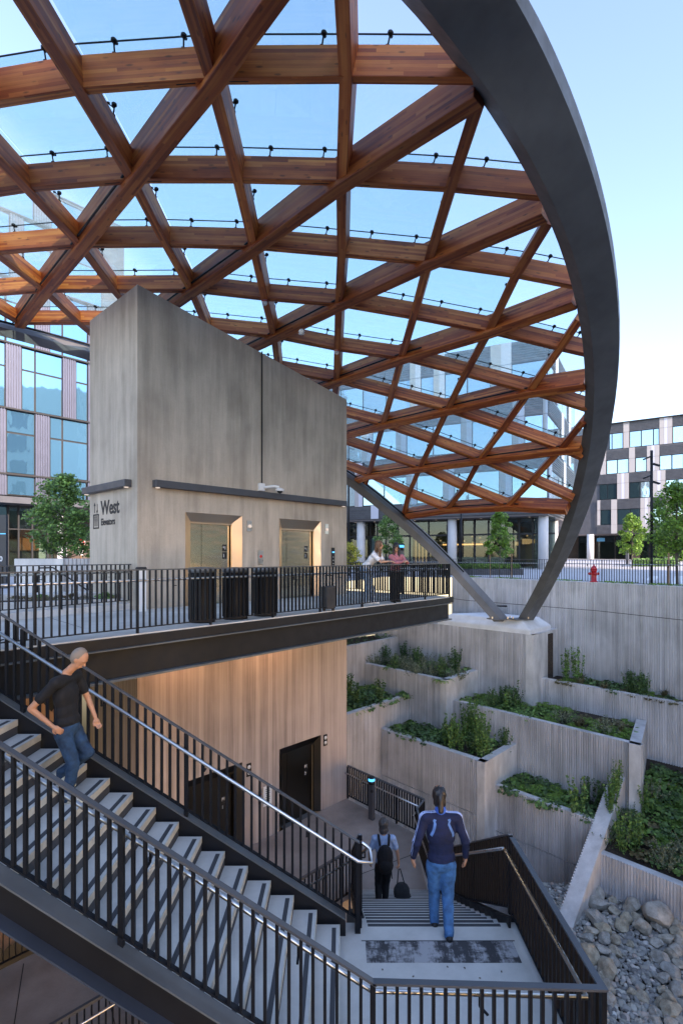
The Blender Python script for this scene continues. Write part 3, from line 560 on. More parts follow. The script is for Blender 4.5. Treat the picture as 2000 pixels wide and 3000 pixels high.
# ---------------------------------------------------------------- elevator tower
tw=thing('elevator_tower','tall board marked concrete elevator tower with sloping top and West Elevators lettering','tower',(-4.54,11.9,-6.5))
T1=6.95; S1=2.53
c0=wall(0,0); c1=wall(T1,0); c2=Vector((TW[0]+DR[0]*T1+DL[0]*S1,TW[1]+DR[1]*T1+DL[1]*S1,0)); c3=Vector((TW[0]+DL[0]*S1,TW[1]+DL[1]*S1,0))
OPU=[(1.194,2.86,0,2.26),(4.14,5.78,0,2.26)]; OPL=[(1.194,2.86,-6.5,-4.2),(4.14,5.78,-6.5,-4.2)]
def wallface(mb,z0,z1,ops,ztf,mi):
    xs=sorted(set([0,T1]+[o[0] for o in ops]+[o[1] for o in ops])); 
    for a,b in zip(xs,xs[1:]):
        op=[o for o in ops if abs(o[0]-a)<1e-6]
        zz=[(z0,None)] if not op else [(op[0][3],None)]
        lo=zz[0][0]; mb.face([wall(a,lo),wall(b,lo),wall(b,ztf(b) if ztf else z1),wall(a,ztf(a) if ztf else z1)],mi=mi)
ztop=lambda t:7.26-(7.26-6.19)*t/T1
mb=MB(); wallface(mb,-.3,None,OPU,ztop,0)
mb.face([wall(1.194,-.3),wall(2.86,-.3),wall(2.86,0),wall(1.194,0)]); mb.face([wall(4.14,-.3),wall(5.78,-.3),wall(5.78,0),wall(4.14,0)])
up=lambda p,z:Vector((p.x,p.y,z))
mb.face([up(c3,-.3),up(c0,-.3),up(c0,7.26),up(c3,7.2)]); mb.face([up(c1,-.3),up(c2,-.3),up(c2,6.14),up(c1,6.19)]); mb.face([up(c2,-.3),up(c3,-.3),up(c3,7.2),up(c2,6.14)])
mb.face([up(c0,7.26),up(c1,6.19),up(c2,6.14),up(c3,7.2)])
part('upper_wall',mb.mesh('upper_wall','tower'),tw)
mb=MB(); wallface(mb,-12,-.3,[],None,0) if False else None
for a,b in ((0,1.194),(2.86,4.14),(5.78,T1)): mb.face([wall(a,-12),wall(b,-12),wall(b,-.3),wall(a,-.3)])
for a,b in ((1.194,2.86),(4.14,5.78)): mb.face([wall(a,-4.2),wall(b,-4.2),wall(b,-.3),wall(a,-.3)]); mb.face([wall(a,-12),wall(b,-12),wall(b,-6.5),wall(a,-6.5)])
mb.face([up(c3,-12),up(c0,-12),up(c0,-.3),up(c3,-.3)]); mb.face([up(c1,-12),up(c2,-12),up(c2,-.3),up(c1,-.3)])
part('lower_wall',mb.mesh('lower_wall','plank'),tw)
def elevator(t0,t1,i0,i1,s1,s2,z0,z1,zi,dm,fm,num):
    """splayed frame t0..t1 by z0..z1, opening i0..i1 up to zi; panel splits s1,s2"""
    f=MB(); dp=-.13; O=[wall(t0,z0,.006),wall(t0,z1,.006),wall(t1,z1,.006),wall(t1,z0,.006)]; I=[wall(i0,z0,dp),wall(i0,zi,dp),wall(i1,zi,dp),wall(i1,z0,dp)]
    J=[wall(i0+.0,z0,dp-.05),wall(i0,zi,dp-.05),wall(i1,zi,dp-.05),wall(i1,z0,dp-.05)]
    K=[wall(t0,z0,-.14),wall(t0,z1,-.14),wall(t1,z1,-.14),wall(t1,z0,-.14)]
    f.grid(O,I); f.grid(I,J); f.grid(K,O); fr=part('door_frame',f.mesh('door_frame',fm),tw)
    f=MB(); f.bar(wall(i0,zi-.02,dp-.02),wall(i1,zi-.02,dp-.02),.04,.05); part('frame_lip',f.mesh('frame_lip',fm),fr,)
    for k,(a,b) in enumerate(((i0,s1),(s1,s2),(s2,i1))):
        off=dp-.06-(.03 if k==2 else (.0 if k==1 else -.0)); q=MB()
        A_,B_=wall(a+.006,0,off),wall(b-.006,0,off); 
        q.face([up(A_,z0),up(B_,z0),up(B_,zi),up(A_,zi)]); q.face([up(A_,z0),up(A_,zi),up(wall(a+.006,0,off-.04),zi),up(wall(a+.006,0,off-.04),z0)]); q.face([up(B_,zi),up(B_,z0),up(wall(b-.006,0,off-.04),z0),up(wall(b-.006,0,off-.04),zi)])
        d=part('door_panel',q.mesh('door_panel',dm),tw)
        if k==2:
            tx=(a+b)/2
            for dz,ch in ((1.42,'*1' if z0>-1 else 'P1'),(1.22,num)):
                q=MB(); c=wall(tx-.02,z0+dz,off+.004); ax=(Vector((*DR,0)),Vector((*ND,0)),Vector((0,0,1))); q.box(c,(.13,.006,.17),ax=ax); pl=part('number_plate',q.mesh('number_plate','dark'),d)
                text(ch,.13,wall(tx-.075,z0+dz-.045,off+.009),'white',pl,DR,name='plate_character',sx=.8)
    q=MB(); A_,B_=wall(i0,z0+.001,dp-.2),wall(i1,z0+.001,dp-.2); q.face([wall(i0,z0+.004,.0),wall(i1,z0+.004,.0),up(B_,z0+.004),up(A_,z0+.004)]); part('door_sill',q.mesh('door_sill','flange'),tw)
    q=MB(); q.box(wall((i0+i1)/2,(z0+zi)/2,-.45),(i1-i0+.3,.05,zi-z0+.3),ax=(Vector((*DR,0)),Vector((*ND,0)),Vector((0,0,1)))); part('shaft_back',q.mesh('shaft_back','dark'),tw)
def text(s,size,loc,m,parent,d,name='lettering',sx=1.0,bold=False,ext=.004,up_=Vector((0,0,1))):
    cu=bpy.data.curves.new('lettering','FONT'); cu.body=s; cu.size=size; cu.extrude=ext; cu.offset=(.022*size if bold else 0)
    ob=bpy.data.objects.new('tmp',cu); COL.objects.link(ob); dg=bpy.context.evaluated_depsgraph_get(); me=bpy.data.meshes.new_from_object(ob.evaluated_get(dg)); bpy.data.objects.remove(ob)
    D=Vector((d[0],d[1],0)).normalized(); N_=D.cross(up_)
    mt=Matrix(((D.x*sx,up_.x,N_.x,0),(D.y*sx,up_.y,N_.y,0),(D.z*sx,up_.z,N_.z,0),(0,0,0,1))); me.transform(mt)
    me.materials.clear(); me.materials.append(M[m]); return part(name,me,parent,at=loc)
elevator(1.194,2.86,1.416,2.63,1.76,2.343,0,2.26,2.05,'stainless','frame','1')
elevator(4.14,5.78,4.344,5.62,4.573,5.164,0,2.26,2.0,'stainless','frame','2')
elevator(1.194,2.86,1.38,2.7,1.78,2.2,-6.5,-4.2,-4.42,'darksteel','darksteel','1')
elevator(4.14,5.78,4.33,5.62,4.6,5.15,-6.5,-4.2,-4.42,'darksteel','darksteel','2')
AXW=(Vector((*DR,0)),Vector((*ND,0)),Vector((0,0,1)))
def plate(u0,u1,z0,z1,m,name,th=.02,parent=None):
    a,b=along(TW,DR,u0),along(TW,DR,u1); q=MB().box(wall((a+b)/2,(z0+z1)/2,th/2),(b-a,th,z1-z0),ax=AXW); return part(name,q.mesh(name,m),parent or tw),(a+b)/2
for (u0,u1,z0,z1,zl) in ((723,737,1.865,2.145,2.0),(950.6,961,1.88,2.19,2.02)):
    o,tc=plate(u0,u1,z0,z1,'steel','hall_lantern'); part('lamp_disc',MB().tube([wall(tc,zl,.015),wall(tc,zl,.06)],.042,14).mesh('lamp_disc','lampw',True),o)
o,tc=plate(756,770,.985,1.36,'steel','call_panel'); part('panel_mark',MB().tube([wall(tc,1.2,.02),wall(tc,1.2,.026)],.045,6).mesh('panel_mark','signred'),o)
o,tc=plate(970,979,.87,1.47,'dark','call_panel'); part('blue_light',MB().box(wall(tc,1.33,.02),(.09,.03,.04),ax=AXW).mesh('blue_light','blue'),o)
for dz in (.98,1.08,1.18): part('button',MB().tube([wall(tc,dz,.015),wall(tc,dz,.026)],.016,8).mesh('button','steel'),o)
def lowz(v,t): return EYE-(v-HZ)*wall(t,0).y/F
for (u0,u1,v) in ((722,735,2255),(947,957,2168)):
    tc=along(TW,DR,(u0+u1)/2); zc=lowz(v,tc); o,_=plate(u0,u1,zc-.17,zc+.17,'dark','hall_lantern')
    for dz in (-.075,.075): part('lamp_disc',MB().tube([wall(tc,zc+dz,.01),wall(tc,zc+dz,.03)],.052,16).mesh('lamp_disc','white',True),o)
tc=along(TW,DR,761); zc=lowz(2336,tc); o,_=plate(756,767,zc-.2,zc+.2,'steel','call_panel'); part('panel_mark',MB().tube([wall(tc,zc+.08,.02),wall(tc,zc+.08,.026)],.04,6).mesh('panel_mark','signred'),o)
tc=along(TW,DR,783); zc=lowz(2330,tc); o,_=plate(771,795,zc-.27,zc+.27,'white','notice_sign')
ta=along(TW,DR,771)
for k in range(7): part('notice_line',MB().box(wall(tc+(.0 if k else -.03),zc+.18-k*.055,.023),(.17 if k%3 else .12,.003,.012),ax=AXW).mesh('notice_line','dark'),o)
tc=along(TW,DR,761); zc=lowz(2417,tc); plate(758,763,zc-.05,zc+.05,'white','outlet_cover')
# light bars, camera, conduit, base kick
def lbar(name,pA,pB,n,label=None):
    mb=MB(); mid=(pA+pB)/2; d=(pB-pA).normalized(); mb.box(mid+Vector((n[0],n[1],0))*.085,((pB-pA).length,.17,.165),ax=(d,Vector((n[0],n[1],0)),Vector((0,0,1))))
    o=part(name,mb.mesh(name,'louver'),tw); bevel_obj(o,.01)
    for p,s in ((pA,1),(pB,-1)): part('light_lens',MB().tube([p+d*s*.09+Vector((n[0],n[1],-.10/1))*1.0*Vector((.085,.085,.95)).x*1 if False else p+d*s*.09+Vector((n[0]*.085,n[1]*.085,-.10)),p+d*s*.09+Vector((n[0]*.085,n[1]*.085,-.08))],.05,12).mesh('light_lens','lampw',True),o)
lbar('light_bar',wall(.353,2.855),wall(6.8,2.855),ND)
ls=lambda s,z,off=0: Vector((TW[0]+DL[0]*s-DR[0]*off,TW[1]+DL[1]*s-DR[1]*off,z))
lbar('light_bar',ls(.266,2.855),ls(2.62,2.855),(-DR[0],-DR[1]))
part('conduit',MB().tube([wall(3.5,3.1,.03),wall(3.5,ztop(3.5)+.02,.03)],.018,8).mesh('conduit','black'),tw)
q=MB(); q.box(wall(3.47,3.07,.05),(.16,.1,.2),ax=AXW); q.tube([wall(3.5,3.06,.1),wall(3.75,3.1,.25),wall(3.85,3.08,.33)],.035,8); cm=part('security_camera',q.mesh('security_camera','white'),tw)
part('camera_dome',MB().lathe([(.11,0),(.12,.05),(.03,.09)],tuple(wall(3.87,2.97,.34)),14).mesh('camera_dome','white',True),cm); part('camera_lens',MB().lathe([(.02,-.06),(.07,-.03),(.075,0)],tuple(wall(3.87,2.97,.34)),12).mesh('camera_lens','dark',True),cm)
# lettering on the left face
dn=(-DL[0],-DL[1])
text('West',.475,ls(1.87,2.228,.004),'dark',tw,dn,'lettering',.93,True); text('Elevators',.232,ls(1.87,1.965,.004),'dark',tw,dn,'lettering',.89,True)
q=MB(); axl=(Vector((*dn,0)),Vector((-DR[0],-DR[1],0)),Vector((0,0,1)))
def lb(s,z,w,h): q.box(ls(s,z,.004),(w,.006,h),ax=axl)
lb(2.15,2.235,.33,.035); lb(2.15,1.905,.33,.035); lb(2.30,2.07,.035,.36); lb(2.0,2.07,.035,.36)
for s in (2.22,2.15,2.08): lb(s,2.06,.022,.22); lb(s,2.11,.03,.07); lb(s,2.185,.034,.034)
lb(2.23,2.40,.022,.22); lb(2.08,2.40,.022,.22)
def tri(s,z,up_): 
    h=.09*up_; q.face([ls(s-.055,z,.008),ls(s+.055,z,.008),ls(s,z+h,.008)] if up_<0 else [ls(s+.055,z,.008),ls(s-.055,z,.008),ls(s,z+h,.008)])
tri(2.23,2.46,1); tri(2.08,2.34,-1)
part('elevator_symbol',q.mesh('elevator_symbol','dark'),tw)
# ---------------------------------------------------------------- upper deck
dk=thing('steel_deck','cantilevered deck on a deep black steel beam in front of the upper elevators','deck',(0,12,0))
slab=[(3.23,15.8),(-.45,19.2),(-1.5,21),(-12,14),(-12.2,-2.49),(-11.7,-1.9)]
slab=[tuple(deck(5.07,0)[:2]),(-.45,19.2),(-1.49,20.98),(-2.6,18.6),(.3,17.25),(.3,17.2),(-4.5,11.85),(-6.6,13.9),(-11.5,10),(-11.6,2.0),tuple(deck(-13,0)[:2])]
slab=[tuple(deck(5.07,0)[:2]),(-.45,19.2),tuple(wall(T1+.01,0,.0)[:2]),tuple(wall(0,0)[:2]),(-8.5,12.0),(-8.5,1.9)]
part('deck_slab',MB().prism(slab,-.16,.006).mesh('deck_slab','deckc'),dk)
q=MB()
def girder(q,q0,q1):
    for z0,z1,o0,o1,mi in ((-.165,-.012,-.02,.035,0),(-.185,-.167,-.1,.10,1),(-.62,-.187,-.04,-.02,0),(-.655,-.622,-.12,.09,1)):
        a=deck(q0,0,o0);b=deck(q1,0,o0);c_=deck(q1,0,o1);d=deck(q0,0,o1); q.prism([tuple(a[:2]),tuple(b[:2]),tuple(c_[:2]),tuple(d[:2])],z0,z1,mi)
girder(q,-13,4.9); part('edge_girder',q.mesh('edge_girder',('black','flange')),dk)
q=MB(); q.prism([tuple(deck(4.9,0,.035)[:2]),tuple(deck(5.1,0,.035)[:2]),(-.40,19.3),(-.55,19.1)],-.165,.004); q.prism([tuple(deck(4.6,0,-.1)[:2]),tuple(deck(4.75,0,-.1)[:2]),(-.40,19.1),(-.6,18.9)],-.62,-.18); part('end_beam',q.mesh('end_beam','black'),dk)
for i in range(11):
    qq=-7+i*1.15; q=MB(); a=deck(qq,-.34,-.1); b=deck(qq,-.34,-3.5); q.bar(a,b,.12,.3); part('joist',q.mesh('joist','black'),dk)
q=MB(); q.prism([tuple(deck(-13,0,-.1)[:2]),tuple(deck(4.5,0,-.1)[:2]),tuple(deck(4.5,0,-3.55)[:2]),tuple(deck(-13,0,-3.55)[:2])],-.19,-.165); part('deck_underside',q.mesh('deck_underside','soffit'),dk)
for a,b in (((-6.5,7.2),(-8.4,9.3)),((-4.3,8.9),(-6.6,11.4))):
    q=MB(); q.bar((a[0],a[1],.0065),(b[0],b[1],.0065),.012,.003); part('slab_joint',q.mesh('slab_joint','dark'),dk)
# ---------------------------------------------------------------- stairs
NX=-.03; RI=.178; TR_=.279; LZ=-3.45; YN,YF=4.44,6.55
st=thing('staircase','black steel staircase with pale treads, a landing and two flights','staircase',(1,5.6,LZ))
ld=part('landing',MB().prism([(-.31,4.40),(2.2,4.40),(2.2,6.78),(-.31,6.78)],LZ-.12,LZ).mesh('landing','tread'),st)
part('grip_mat',MB().prism([(.29,6.11),(2.06,6.11),(2.06,6.45),(.29,6.45)],LZ,LZ+.004).mesh('grip_mat','scuff'),ld)
part('landing_joint',MB().prism([(.24,6.455),(2.09,6.455),(2.09,6.465),(.24,6.465)],LZ,LZ+.003).mesh('landing_joint','dark'),ld)
for n in range(20):
    x1=NX-TR_*n; x0=x1-TR_-.03; z=LZ+RI*(n+1)
    tr=part('tread',MB().prism([(x0,YN+.09),(x1,YN+.09),(x1,YF-.06),(x0,YF-.06)],z-.07,z,0).mesh('tread','tread'),st)
    part('grip_strip',MB().prism([(x1-.085,YN+.13),(x1-.035,YN+.13),(x1-.035,YF-.12),(x1-.085,YF-.12)],z,z+.003).mesh('grip_strip','rubber'),tr)
    part('nosing',MB().prism([(x1,YN+.09),(x1+.012,YN+.09),(x1+.012,YF-.06),(x1,YF-.06)],z-.075,z+.001).mesh('nosing','nose'),tr)
    part('riser',MB().prism([(x0+.03,YN+.09),(x0+.036,YN+.09),(x0+.036,YF-.06),(x0+.03,YF-.06)],z+.0005,z+RI-.072).mesh('riser','rubber'),st) if n<19 else None
part('riser',MB().prism([(NX-.012,YN+.09),(NX-.006,YN+.09),(NX-.006,YF-.06),(NX-.012,YF-.06)],LZ,LZ+RI-.054).mesh('riser','black'),st)
sl=RI/TR_
def zs(x): return LZ+.178+ (NX-x)*sl          # nosing line height over x
def stringer(y,side,x0,x1):
    q=MB()
    for dz0,dz1,w,mi in ((-.018,.0,.17,1),(-.37,-.018,.02,0),(-.39,-.37,.17,2)):
        A=[];B=[]
        yy=(y-.01,y+.01) if w<.05 else ((y-.13,y+.04) if side<0 else (y-.04,y+.13))
        if w<.05: yy=(y-.01,y+.01)
        base=.10
        P=[(x0,zs(x0)+base+dz0),(x1,zs(x1)+base+dz0),(x1,zs(x1)+base+dz1),(x0,zs(x0)+base+dz1)]
        F_=[Vector((x,yy[0],z)) for x,z in P]; K_=[Vector((x,yy[1],z)) for x,z in P]; q.grid(F_,K_,True,mi); q.face(F_,mi=mi); q.face(K_[::-1],mi=mi)
    return part('stringer',orient(q.mesh('stringer',('black','flange','flange_sky'))),st)
stringer(YN,-1,-6.2,.05); stringer(YF,1,-6.2,.05)
for (x0,x1,y) in ((-.1,2.3,4.36),):
    q=MB(); q.box(((x0+x1)/2,y,LZ-.13),(x1-x0,.03,.36)); q.box(((x0+x1)/2,y,LZ+.03),(x1-x0,.12,.02)); part('landing_edge',q.mesh('landing_edge',('black')),st)
q=MB(); q.box((2.22,5.6,LZ-.1),(.03,2.4,.36)); part('landing_edge',q.mesh('landing_edge','black'),st)
# lower flight, along +Y
Y0=6.78; NL=18; TL=.31; RL=(-3.45+6.5)/NL
for n in range(1,NL):
    z=LZ-RL*n; y0=Y0+TL*(n-1)-.02; y1=Y0+TL*n+.012
    tr=part('tread',MB().prism([(.27,y0),(2.06,y0),(2.06,y1),(.27,y1)],z-.05,z).mesh('tread','tread'),st)
    part('grip_strip',MB().prism([(.33,y1-.075),(2.0,y1-.075),(2.0,y1-.025),(.33,y1-.025)],z,z+.003).mesh('grip_strip','rubber'),tr)
    part('riser',MB().prism([(.27,y0+.02),(2.06,y0+.02),(2.06,y0+.026),(.27,y0+.026)],z+.001,z+RL-.052).mesh('riser','black'),st)
part('grip_strip',MB().prism([(.33,Y0-.07),(2.0,Y0-.07),(2.0,Y0-.02),(.33,Y0-.02)],LZ,LZ+.003).mesh('grip_strip','rubber'),ld)
for x in (.24,2.1):
    q=MB(); dy=TL*NL; A=[Vector((x-.015,Y0-.1,LZ+.12)),Vector((x-.015,Y0+dy,-6.5+.12)),Vector((x-.015,Y0+dy,-6.75)),Vector((x-.015,Y0-.1,LZ-.3))]; B=[p+Vector((.03,0,0)) for p in A]
    q.grid(A,B,True); q.face(A); q.face(B[::-1]); part('stringer',orient(q.mesh('stringer','black')),st)
    q=MB(); q.bar((x,Y0-.1,LZ+.13),(x,Y0+dy,-6.5+.13),.09,.014); part('stringer_cap',q.mesh('stringer_cap','rail'),st)
q=MB(); q.box((.2,6.64,LZ+.45),(.07,.12,1.32)); part('newel_post',q.mesh('newel_post','rail'),st)
# railings
hz0=LZ+1.0
# near guard: sloped part then landing front and right side
def zr(x): return zs(x)-.178+RI+.0
gl=-.05
guard('stair_railing','nearest black railing with steel handrail running down the stair and round the landing',[(-6.0,YN,zs(-6.0)+.13),(.26,YN,zs(.26)+.13-.0),(2.17,YN,LZ+.07),(2.17,Y0,LZ+.07)],h=1.0-.0,spacing=.1,hr=.09,hrz=.84,posts=2.1,foot=.05,bal=(.026,.04),rail=(.062,.02),postdrop=.05)
guard('stair_railing','railing on the far side of the upper flight behind the walking man',[(-6.0,YF,zs(-6.0)+.13),(.2,YF,zs(.2)+.13)],h=1.0,spacing=.1,hr=-.09,hrz=.80,posts=2.1,foot=.05,bal=(.026,.04),rail=(.05,.016),postdrop=.05,
      hrpts=lambda hp: hp+[Vector((.36,YF-.09,hp[-1].z-.02)),Vector((.36,YF+.18,hp[-1].z+.0)),Vector((.25,YF+.12,hp[-1].z+.12))])
yb=Y0+TL*(NL-1)
guard('stair_railing','dark railing on the right side of the lower flight beside the man in blue',[(2.17,Y0+.1,LZ+.05),(2.05,yb,-6.46),(1.98,14.05,-6.46),(2.24,14.55,-6.46)],h=1.03,spacing=.105,hr=.09,hrz=.84,posts=1.6,foot=.08,bal=(.026,.04),rail=(.05,.02))
guard('stair_railing','railing on the left side of the lower flight below the newel post',[(.24,Y0+.1,LZ+.05),(.24,yb,-6.46)],h=1.03,spacing=.12,hr=-.09,hrz=.84,posts=1.6,foot=.08,bal=(.026,.04),rail=(.05,.02))
guard('floor_railing','railing from the tower corner to the stair foot, with the blue lit post in front',[(.2,16.95,-6.48),(2.24,14.6,-6.48)],h=1.06,spacing=.1,hr=-.1,hrz=.84,posts=1.2,foot=.1,bal=(.026,.04))
guard('floor_railing','railing along the open edge of the lower floor under the stair',[(.18,12.06,-6.48),(-5.6,6.0,-6.48)],h=1.06,spacing=.105,hr=.1,hrz=.88,posts=1.6,foot=.1,bal=(.014,.035))
guard('floor_railing','dark railing at the far left edge of the lower floor',[(-11,4.9,-6.48),(-5.95,10.35,-6.48)],h=1.06,spacing=.105,posts=1.6,foot=.1,bal=(.014,.035))
guard('deck_railing','long black railing along the deck edge in front of the upper elevators',[deck(-10.5,0,-.05),deck(5.0,0,-.05)],h=1.0,spacing=.105,hr=.1,hrz=.82,posts=1.45,foot=.09,bal=(.016,.040),rail=(.05,.02),postdrop=.03)
guard('deck_railing','railing across the right end of the deck behind the two women',[deck(5.0,0,-.05),(-.45,19.15,0)],h=1.0,spacing=.105,hr=.1,hrz=.82,posts=1.45,foot=.09,bal=(.016,.040),rail=(.05,.02))
guard('plaza_railing','railing on a low kerb between deck and planting strip, left of the tower',[(-9.4,4.9,.13),(-4.68,12.25,.13)],h=.9,spacing=.11,hr=-.08,hrz=.72,posts=1.6,foot=.08,bal=(.016,.040),rail=(.05,.02))
solo('kerb',MB().prism([(-9.5,4.85),(-4.62,12.3),(-4.78,12.45),(-9.66,5.0)],-.05,.14).mesh('kerb','smooth'),None,None,kind='structure')
rf=[]
for i,(a) in enumerate(RING):
    rf.append(a)
def off(P,i,d):
    a=Vector((*P[max(0,i-1)],0)); b=Vector((*P[min(len(P)-1,i+1)],0)); t_=(b-a).normalized(); n=Vector((t_.y,-t_.x,0)); return Vector((P[i][0],P[i][1],0))+n*d
ringf=[off(RING,i,.42) for i in range(len(RING))]
guard('plaza_fence','black picket fence on the ring wall behind the red hydrant',[(p.x,p.y,0) for p in ringf[1:]]+[(3.5,31.6,0)],h=1.06,spacing=.125,hr=-.07,hrz=.86,posts=2.4,foot=.08,bal=(.016,.03),rail=(.04,.02))
# ---------------------------------------------------------------- canopy
cp=thing('timber_canopy','arched glass roof of crossing reddish timber beams hung on a great grey steel arch','canopy',(7.5,24,-1.8))
NV={k:Vector(v) for k,v in NODES.items()}
EV={k:Vector(v) for k,v in ENDS.items()}
# outward normal of the shell from a fitted sphere
def fit_centre():
    import numpy as np
    P=np.array([list(v) for v in NV.values()]); A=np.c_[2*P,np.ones(len(P))]; b=(P**2).sum(1); s=np.linalg.lstsq(A,b,rcond=None)[0]; return Vector(s[:3]),math.sqrt(s[3]+s[:3]@s[:3])
SC,SR=fit_centre()
nrm=lambda p:(p-SC).normalized()
BW,BH,AW,AH=.175,.36,.25,.53
def beam(name,pts,w,h,drop=0,ext0=0,ext1=0):
    """rectangular glulam swept through pts (centre of the soffit), depth along the shell normal"""
    P=[p.copy() for p in pts]
    if ext0: P[0]+= (P[0]-P[1]).normalized()*ext0
    if ext1: P[-1]+= (P[-1]-P[-2]).normalized()*ext1
    rings=[];L=0;Ls=[]
    # light subdivision so that long members curve
    for i,p in enumerate(P):
        t=(P[min(i+1,len(P)-1)]-P[max(i-1,0)]).normalized(); n=nrm(p); n=(n-t*n.dot(t)).normalized(); s=t.cross(n)
        if i: L+=(p-P[i-1]).length
        Ls.append(L); b=p-n*drop
        rings.append([b-s*w/2,b+s*w/2,b+s*w/2+n*(h+drop),b-s*w/2+n*(h+drop)])
    mb=MB(); V=[0,w,w+h,2*w+h,2*w+2*h]; o=R.random()*5; vo=R.randint(0,40)*.042
    for i in range(len(P)-1):
        for k in range(4):
            k2=(k+1)%4; u0,u1=Ls[i]+o,Ls[i+1]+o; v0,v1=V[k]+vo,V[k+1]+vo
            mb.face([rings[i][k],rings[i][k2],rings[i+1][k2],rings[i+1][k]],[(u0,v0),(u0,v1),(u1,v1),(u1,v0)])
    mb.face(rings[0][::-1],[(0,0),(w,0),(w,h),(0,h)]); mb.face(rings[-1],[(0,0),(w,0),(w,h),(0,h)])
    me=orient(mb.mesh(name,'wood')); o=part(name,me,cp,at=None); bevel_obj(o,.008); return o
DIAG={'A0':[(0,2),(1,3),(2,4),(3,5)],
 'A1':[(0,0),(1,1),(2,2),(3,3),(4,4),(5,5)],
 'A2':['A2',(2,0),(3,1),(4,2),(5,3),(6,4)],
 'A3':['A3',(3,-1),(4,0),(5,1),(6,2),(7,3)],
 'A4':['A4',(4,-2),(5,-1),(6,0),(7,1),(8,2)],
 'A5':['A5',(5,-3),(6,-2),(7,-1),(8,0),(9,1)],
 'A6':['A6',(6,-4),(7,-3),(8,-2),(9,-1),'A6l'],
 'A7':['A7',(8,-4),(9,-3),'A7l']}
gp=lambda k: EV[k] if isinstance(k,str) else NV[k]
for k,v in DIAG.items(): beam('diagonal_beam',[gp(x) for x in v],AW,AH-.10,.10,ext0=.0,ext1=.12)
onA=lambda k,j:(k-j)%2==0
# rows: pieces between diagonal beams
ROW={1:['R1']+list(range(0,5)),2:['R2']+list(range(-1,5)),3:['R3']+list(range(-2,6)),4:['R4']+list(range(-3,6)),5:['R5']+list(range(-3,6)),6:['R6']+list(range(-4,5)),7:['R7']+list(range(-4,4)),8:list(range(-4,3)),9:list(range(-3,2))}
for k,js in ROW.items():
    cur=[];
    for idx,j in enumerate(js):
        p=EV[j] if isinstance(j,str) else NV[(k,j)]; cur.append(p)
        if (not isinstance(j,str) and onA(k,j) and len(cur)>1) or idx==len(js)-1:
            if len(cur)>1: beam('row_beam',cur,BW,BH,0,ext0=.05 if isinstance(js[0],str) and cur[0] is EV.get(js[0]) else -.05,ext1=-.05)
            cur=[p]
sm_=MB().box((0,0,0),(.26,.014,.006)).mesh('knife_plate','dark')
for k,js in ROW.items():
    for j in js:
        if isinstance(j,str) or not onA(k,j): continue
        for dj in (-1,1):
            q=NV.get((k,j+dj))
            if q is None or (j+dj) not in js: continue
            p=NV[(k,j)]; t_=(q-p).normalized(); nn=nrm(p+t_*.36); s=t_.cross(nn).normalized(); nn=s.cross(t_); part('knife_plate',sm_,cp,at=p+t_*.36-nn*.002+Vector((0,0,-.0)),rot=Matrix((t_,s,nn)).transposed().to_euler())
CR={0:list(range(0,9)),1:list(range(0,10)),2:list(range(0,9)),3:list(range(1,8)),4:list(range(1,7)),5:[3,4,5],-1:['B-1']+list(range(2,10))+['B-1l'],-2:['B-2']+list(range(3,11)),-3:['B-3']+list(range(4,10)),-4:['B-4']+list(range(6,9))}
for j,ks in CR.items():
    cur=[]
    ks=[k for k in ks if isinstance(k,str) or (k,j) in NV]
    for idx,k in enumerate(ks):
        p=EV[k] if isinstance(k,str) else NV[(k,j)]; cur.append(p)
        if (not isinstance(k,str) and onA(k,j) and len(cur)>1) or idx==len(ks)-1:
            if len(cur)>1: beam('cross_beam',cur,BW+.008,BH-.012,.022,ext0=-.03,ext1=-.03)
            cur=[p]
# glass panes on short spider fittings
GO=BH+.17
gq=lambda p: p+nrm(p)*GO
def pane(poly):
    P=[gq(p) for p in poly]; c=sum(P,Vector())/len(P); P=[p+(c-p).normalized()*.02 for p in P]; n=nrm(c)
    mb=MB(); A=P; B=[p+n*.018 for p in P]; mb.face(A[::-1]); mb.face(B); mb.grid(A,B,True)
    return part('glass_pane',orient(mb.mesh('glass_pane','pane')),cp)
A0=[Vector(p) for p in ARCH0]
def archbetween(p,q):
    ip=min(range(len(A0)),key=lambda i:(A0[i]-p).length); iq=min(range(len(A0)),key=lambda i:(A0[i]-q).length)
    return [A0[i] for i in range(min(ip,iq)+1,max(ip,iq))] if iq>=ip else [A0[i] for i in range(max(ip,iq)-1,min(ip,iq),-1)]
FIT=[]
for k in range(0,8):
    a={0:[0,1,2]}.get(k) or [j for j in ROW[k] if not isinstance(j,str)]; b=[j for j in ROW[k+1] if not isinstance(j,str)]
    jm=max(min(a),min(b)); ja=min(max(a),max(b))
    for j in range(jm,ja):
        if all((x in NV) for x in ((k,j),(k,j+1),(k+1,j+1),(k+1,j))): pane([NV[(k,j)],NV[(k,j+1)],NV[(k+1,j+1)],NV[(k+1,j)]])
    if k>=1:
        ra=EV[f'R{k}']; rb=EV[f'R{k+1}'] if k<7 else EV['A7']
        poly=[NV[(k,j)] for j in range(jm,min(a)-1,-1)]+[ra]+archbetween(ra,rb)+[rb]+[NV[(k+1,j)] for j in range(min(b),jm+1)]
        # fan of planar pieces would gap: triangulated single pane
        P=[gq(p) for p in poly]; c=sum(P,Vector())/len(P); mb=MB()
        for i in range(len(P)): mb.face([P[i],P[(i+1)%len(P)],c])
        part('glass_pane',orient(mb.mesh('glass_pane','pane')),cp)
for j in range(-3,1): pane([NV[(8,j)],NV[(8,j+1)],NV[(9,j+1)],NV[(9,j)]]) if (9,j) in NV else None
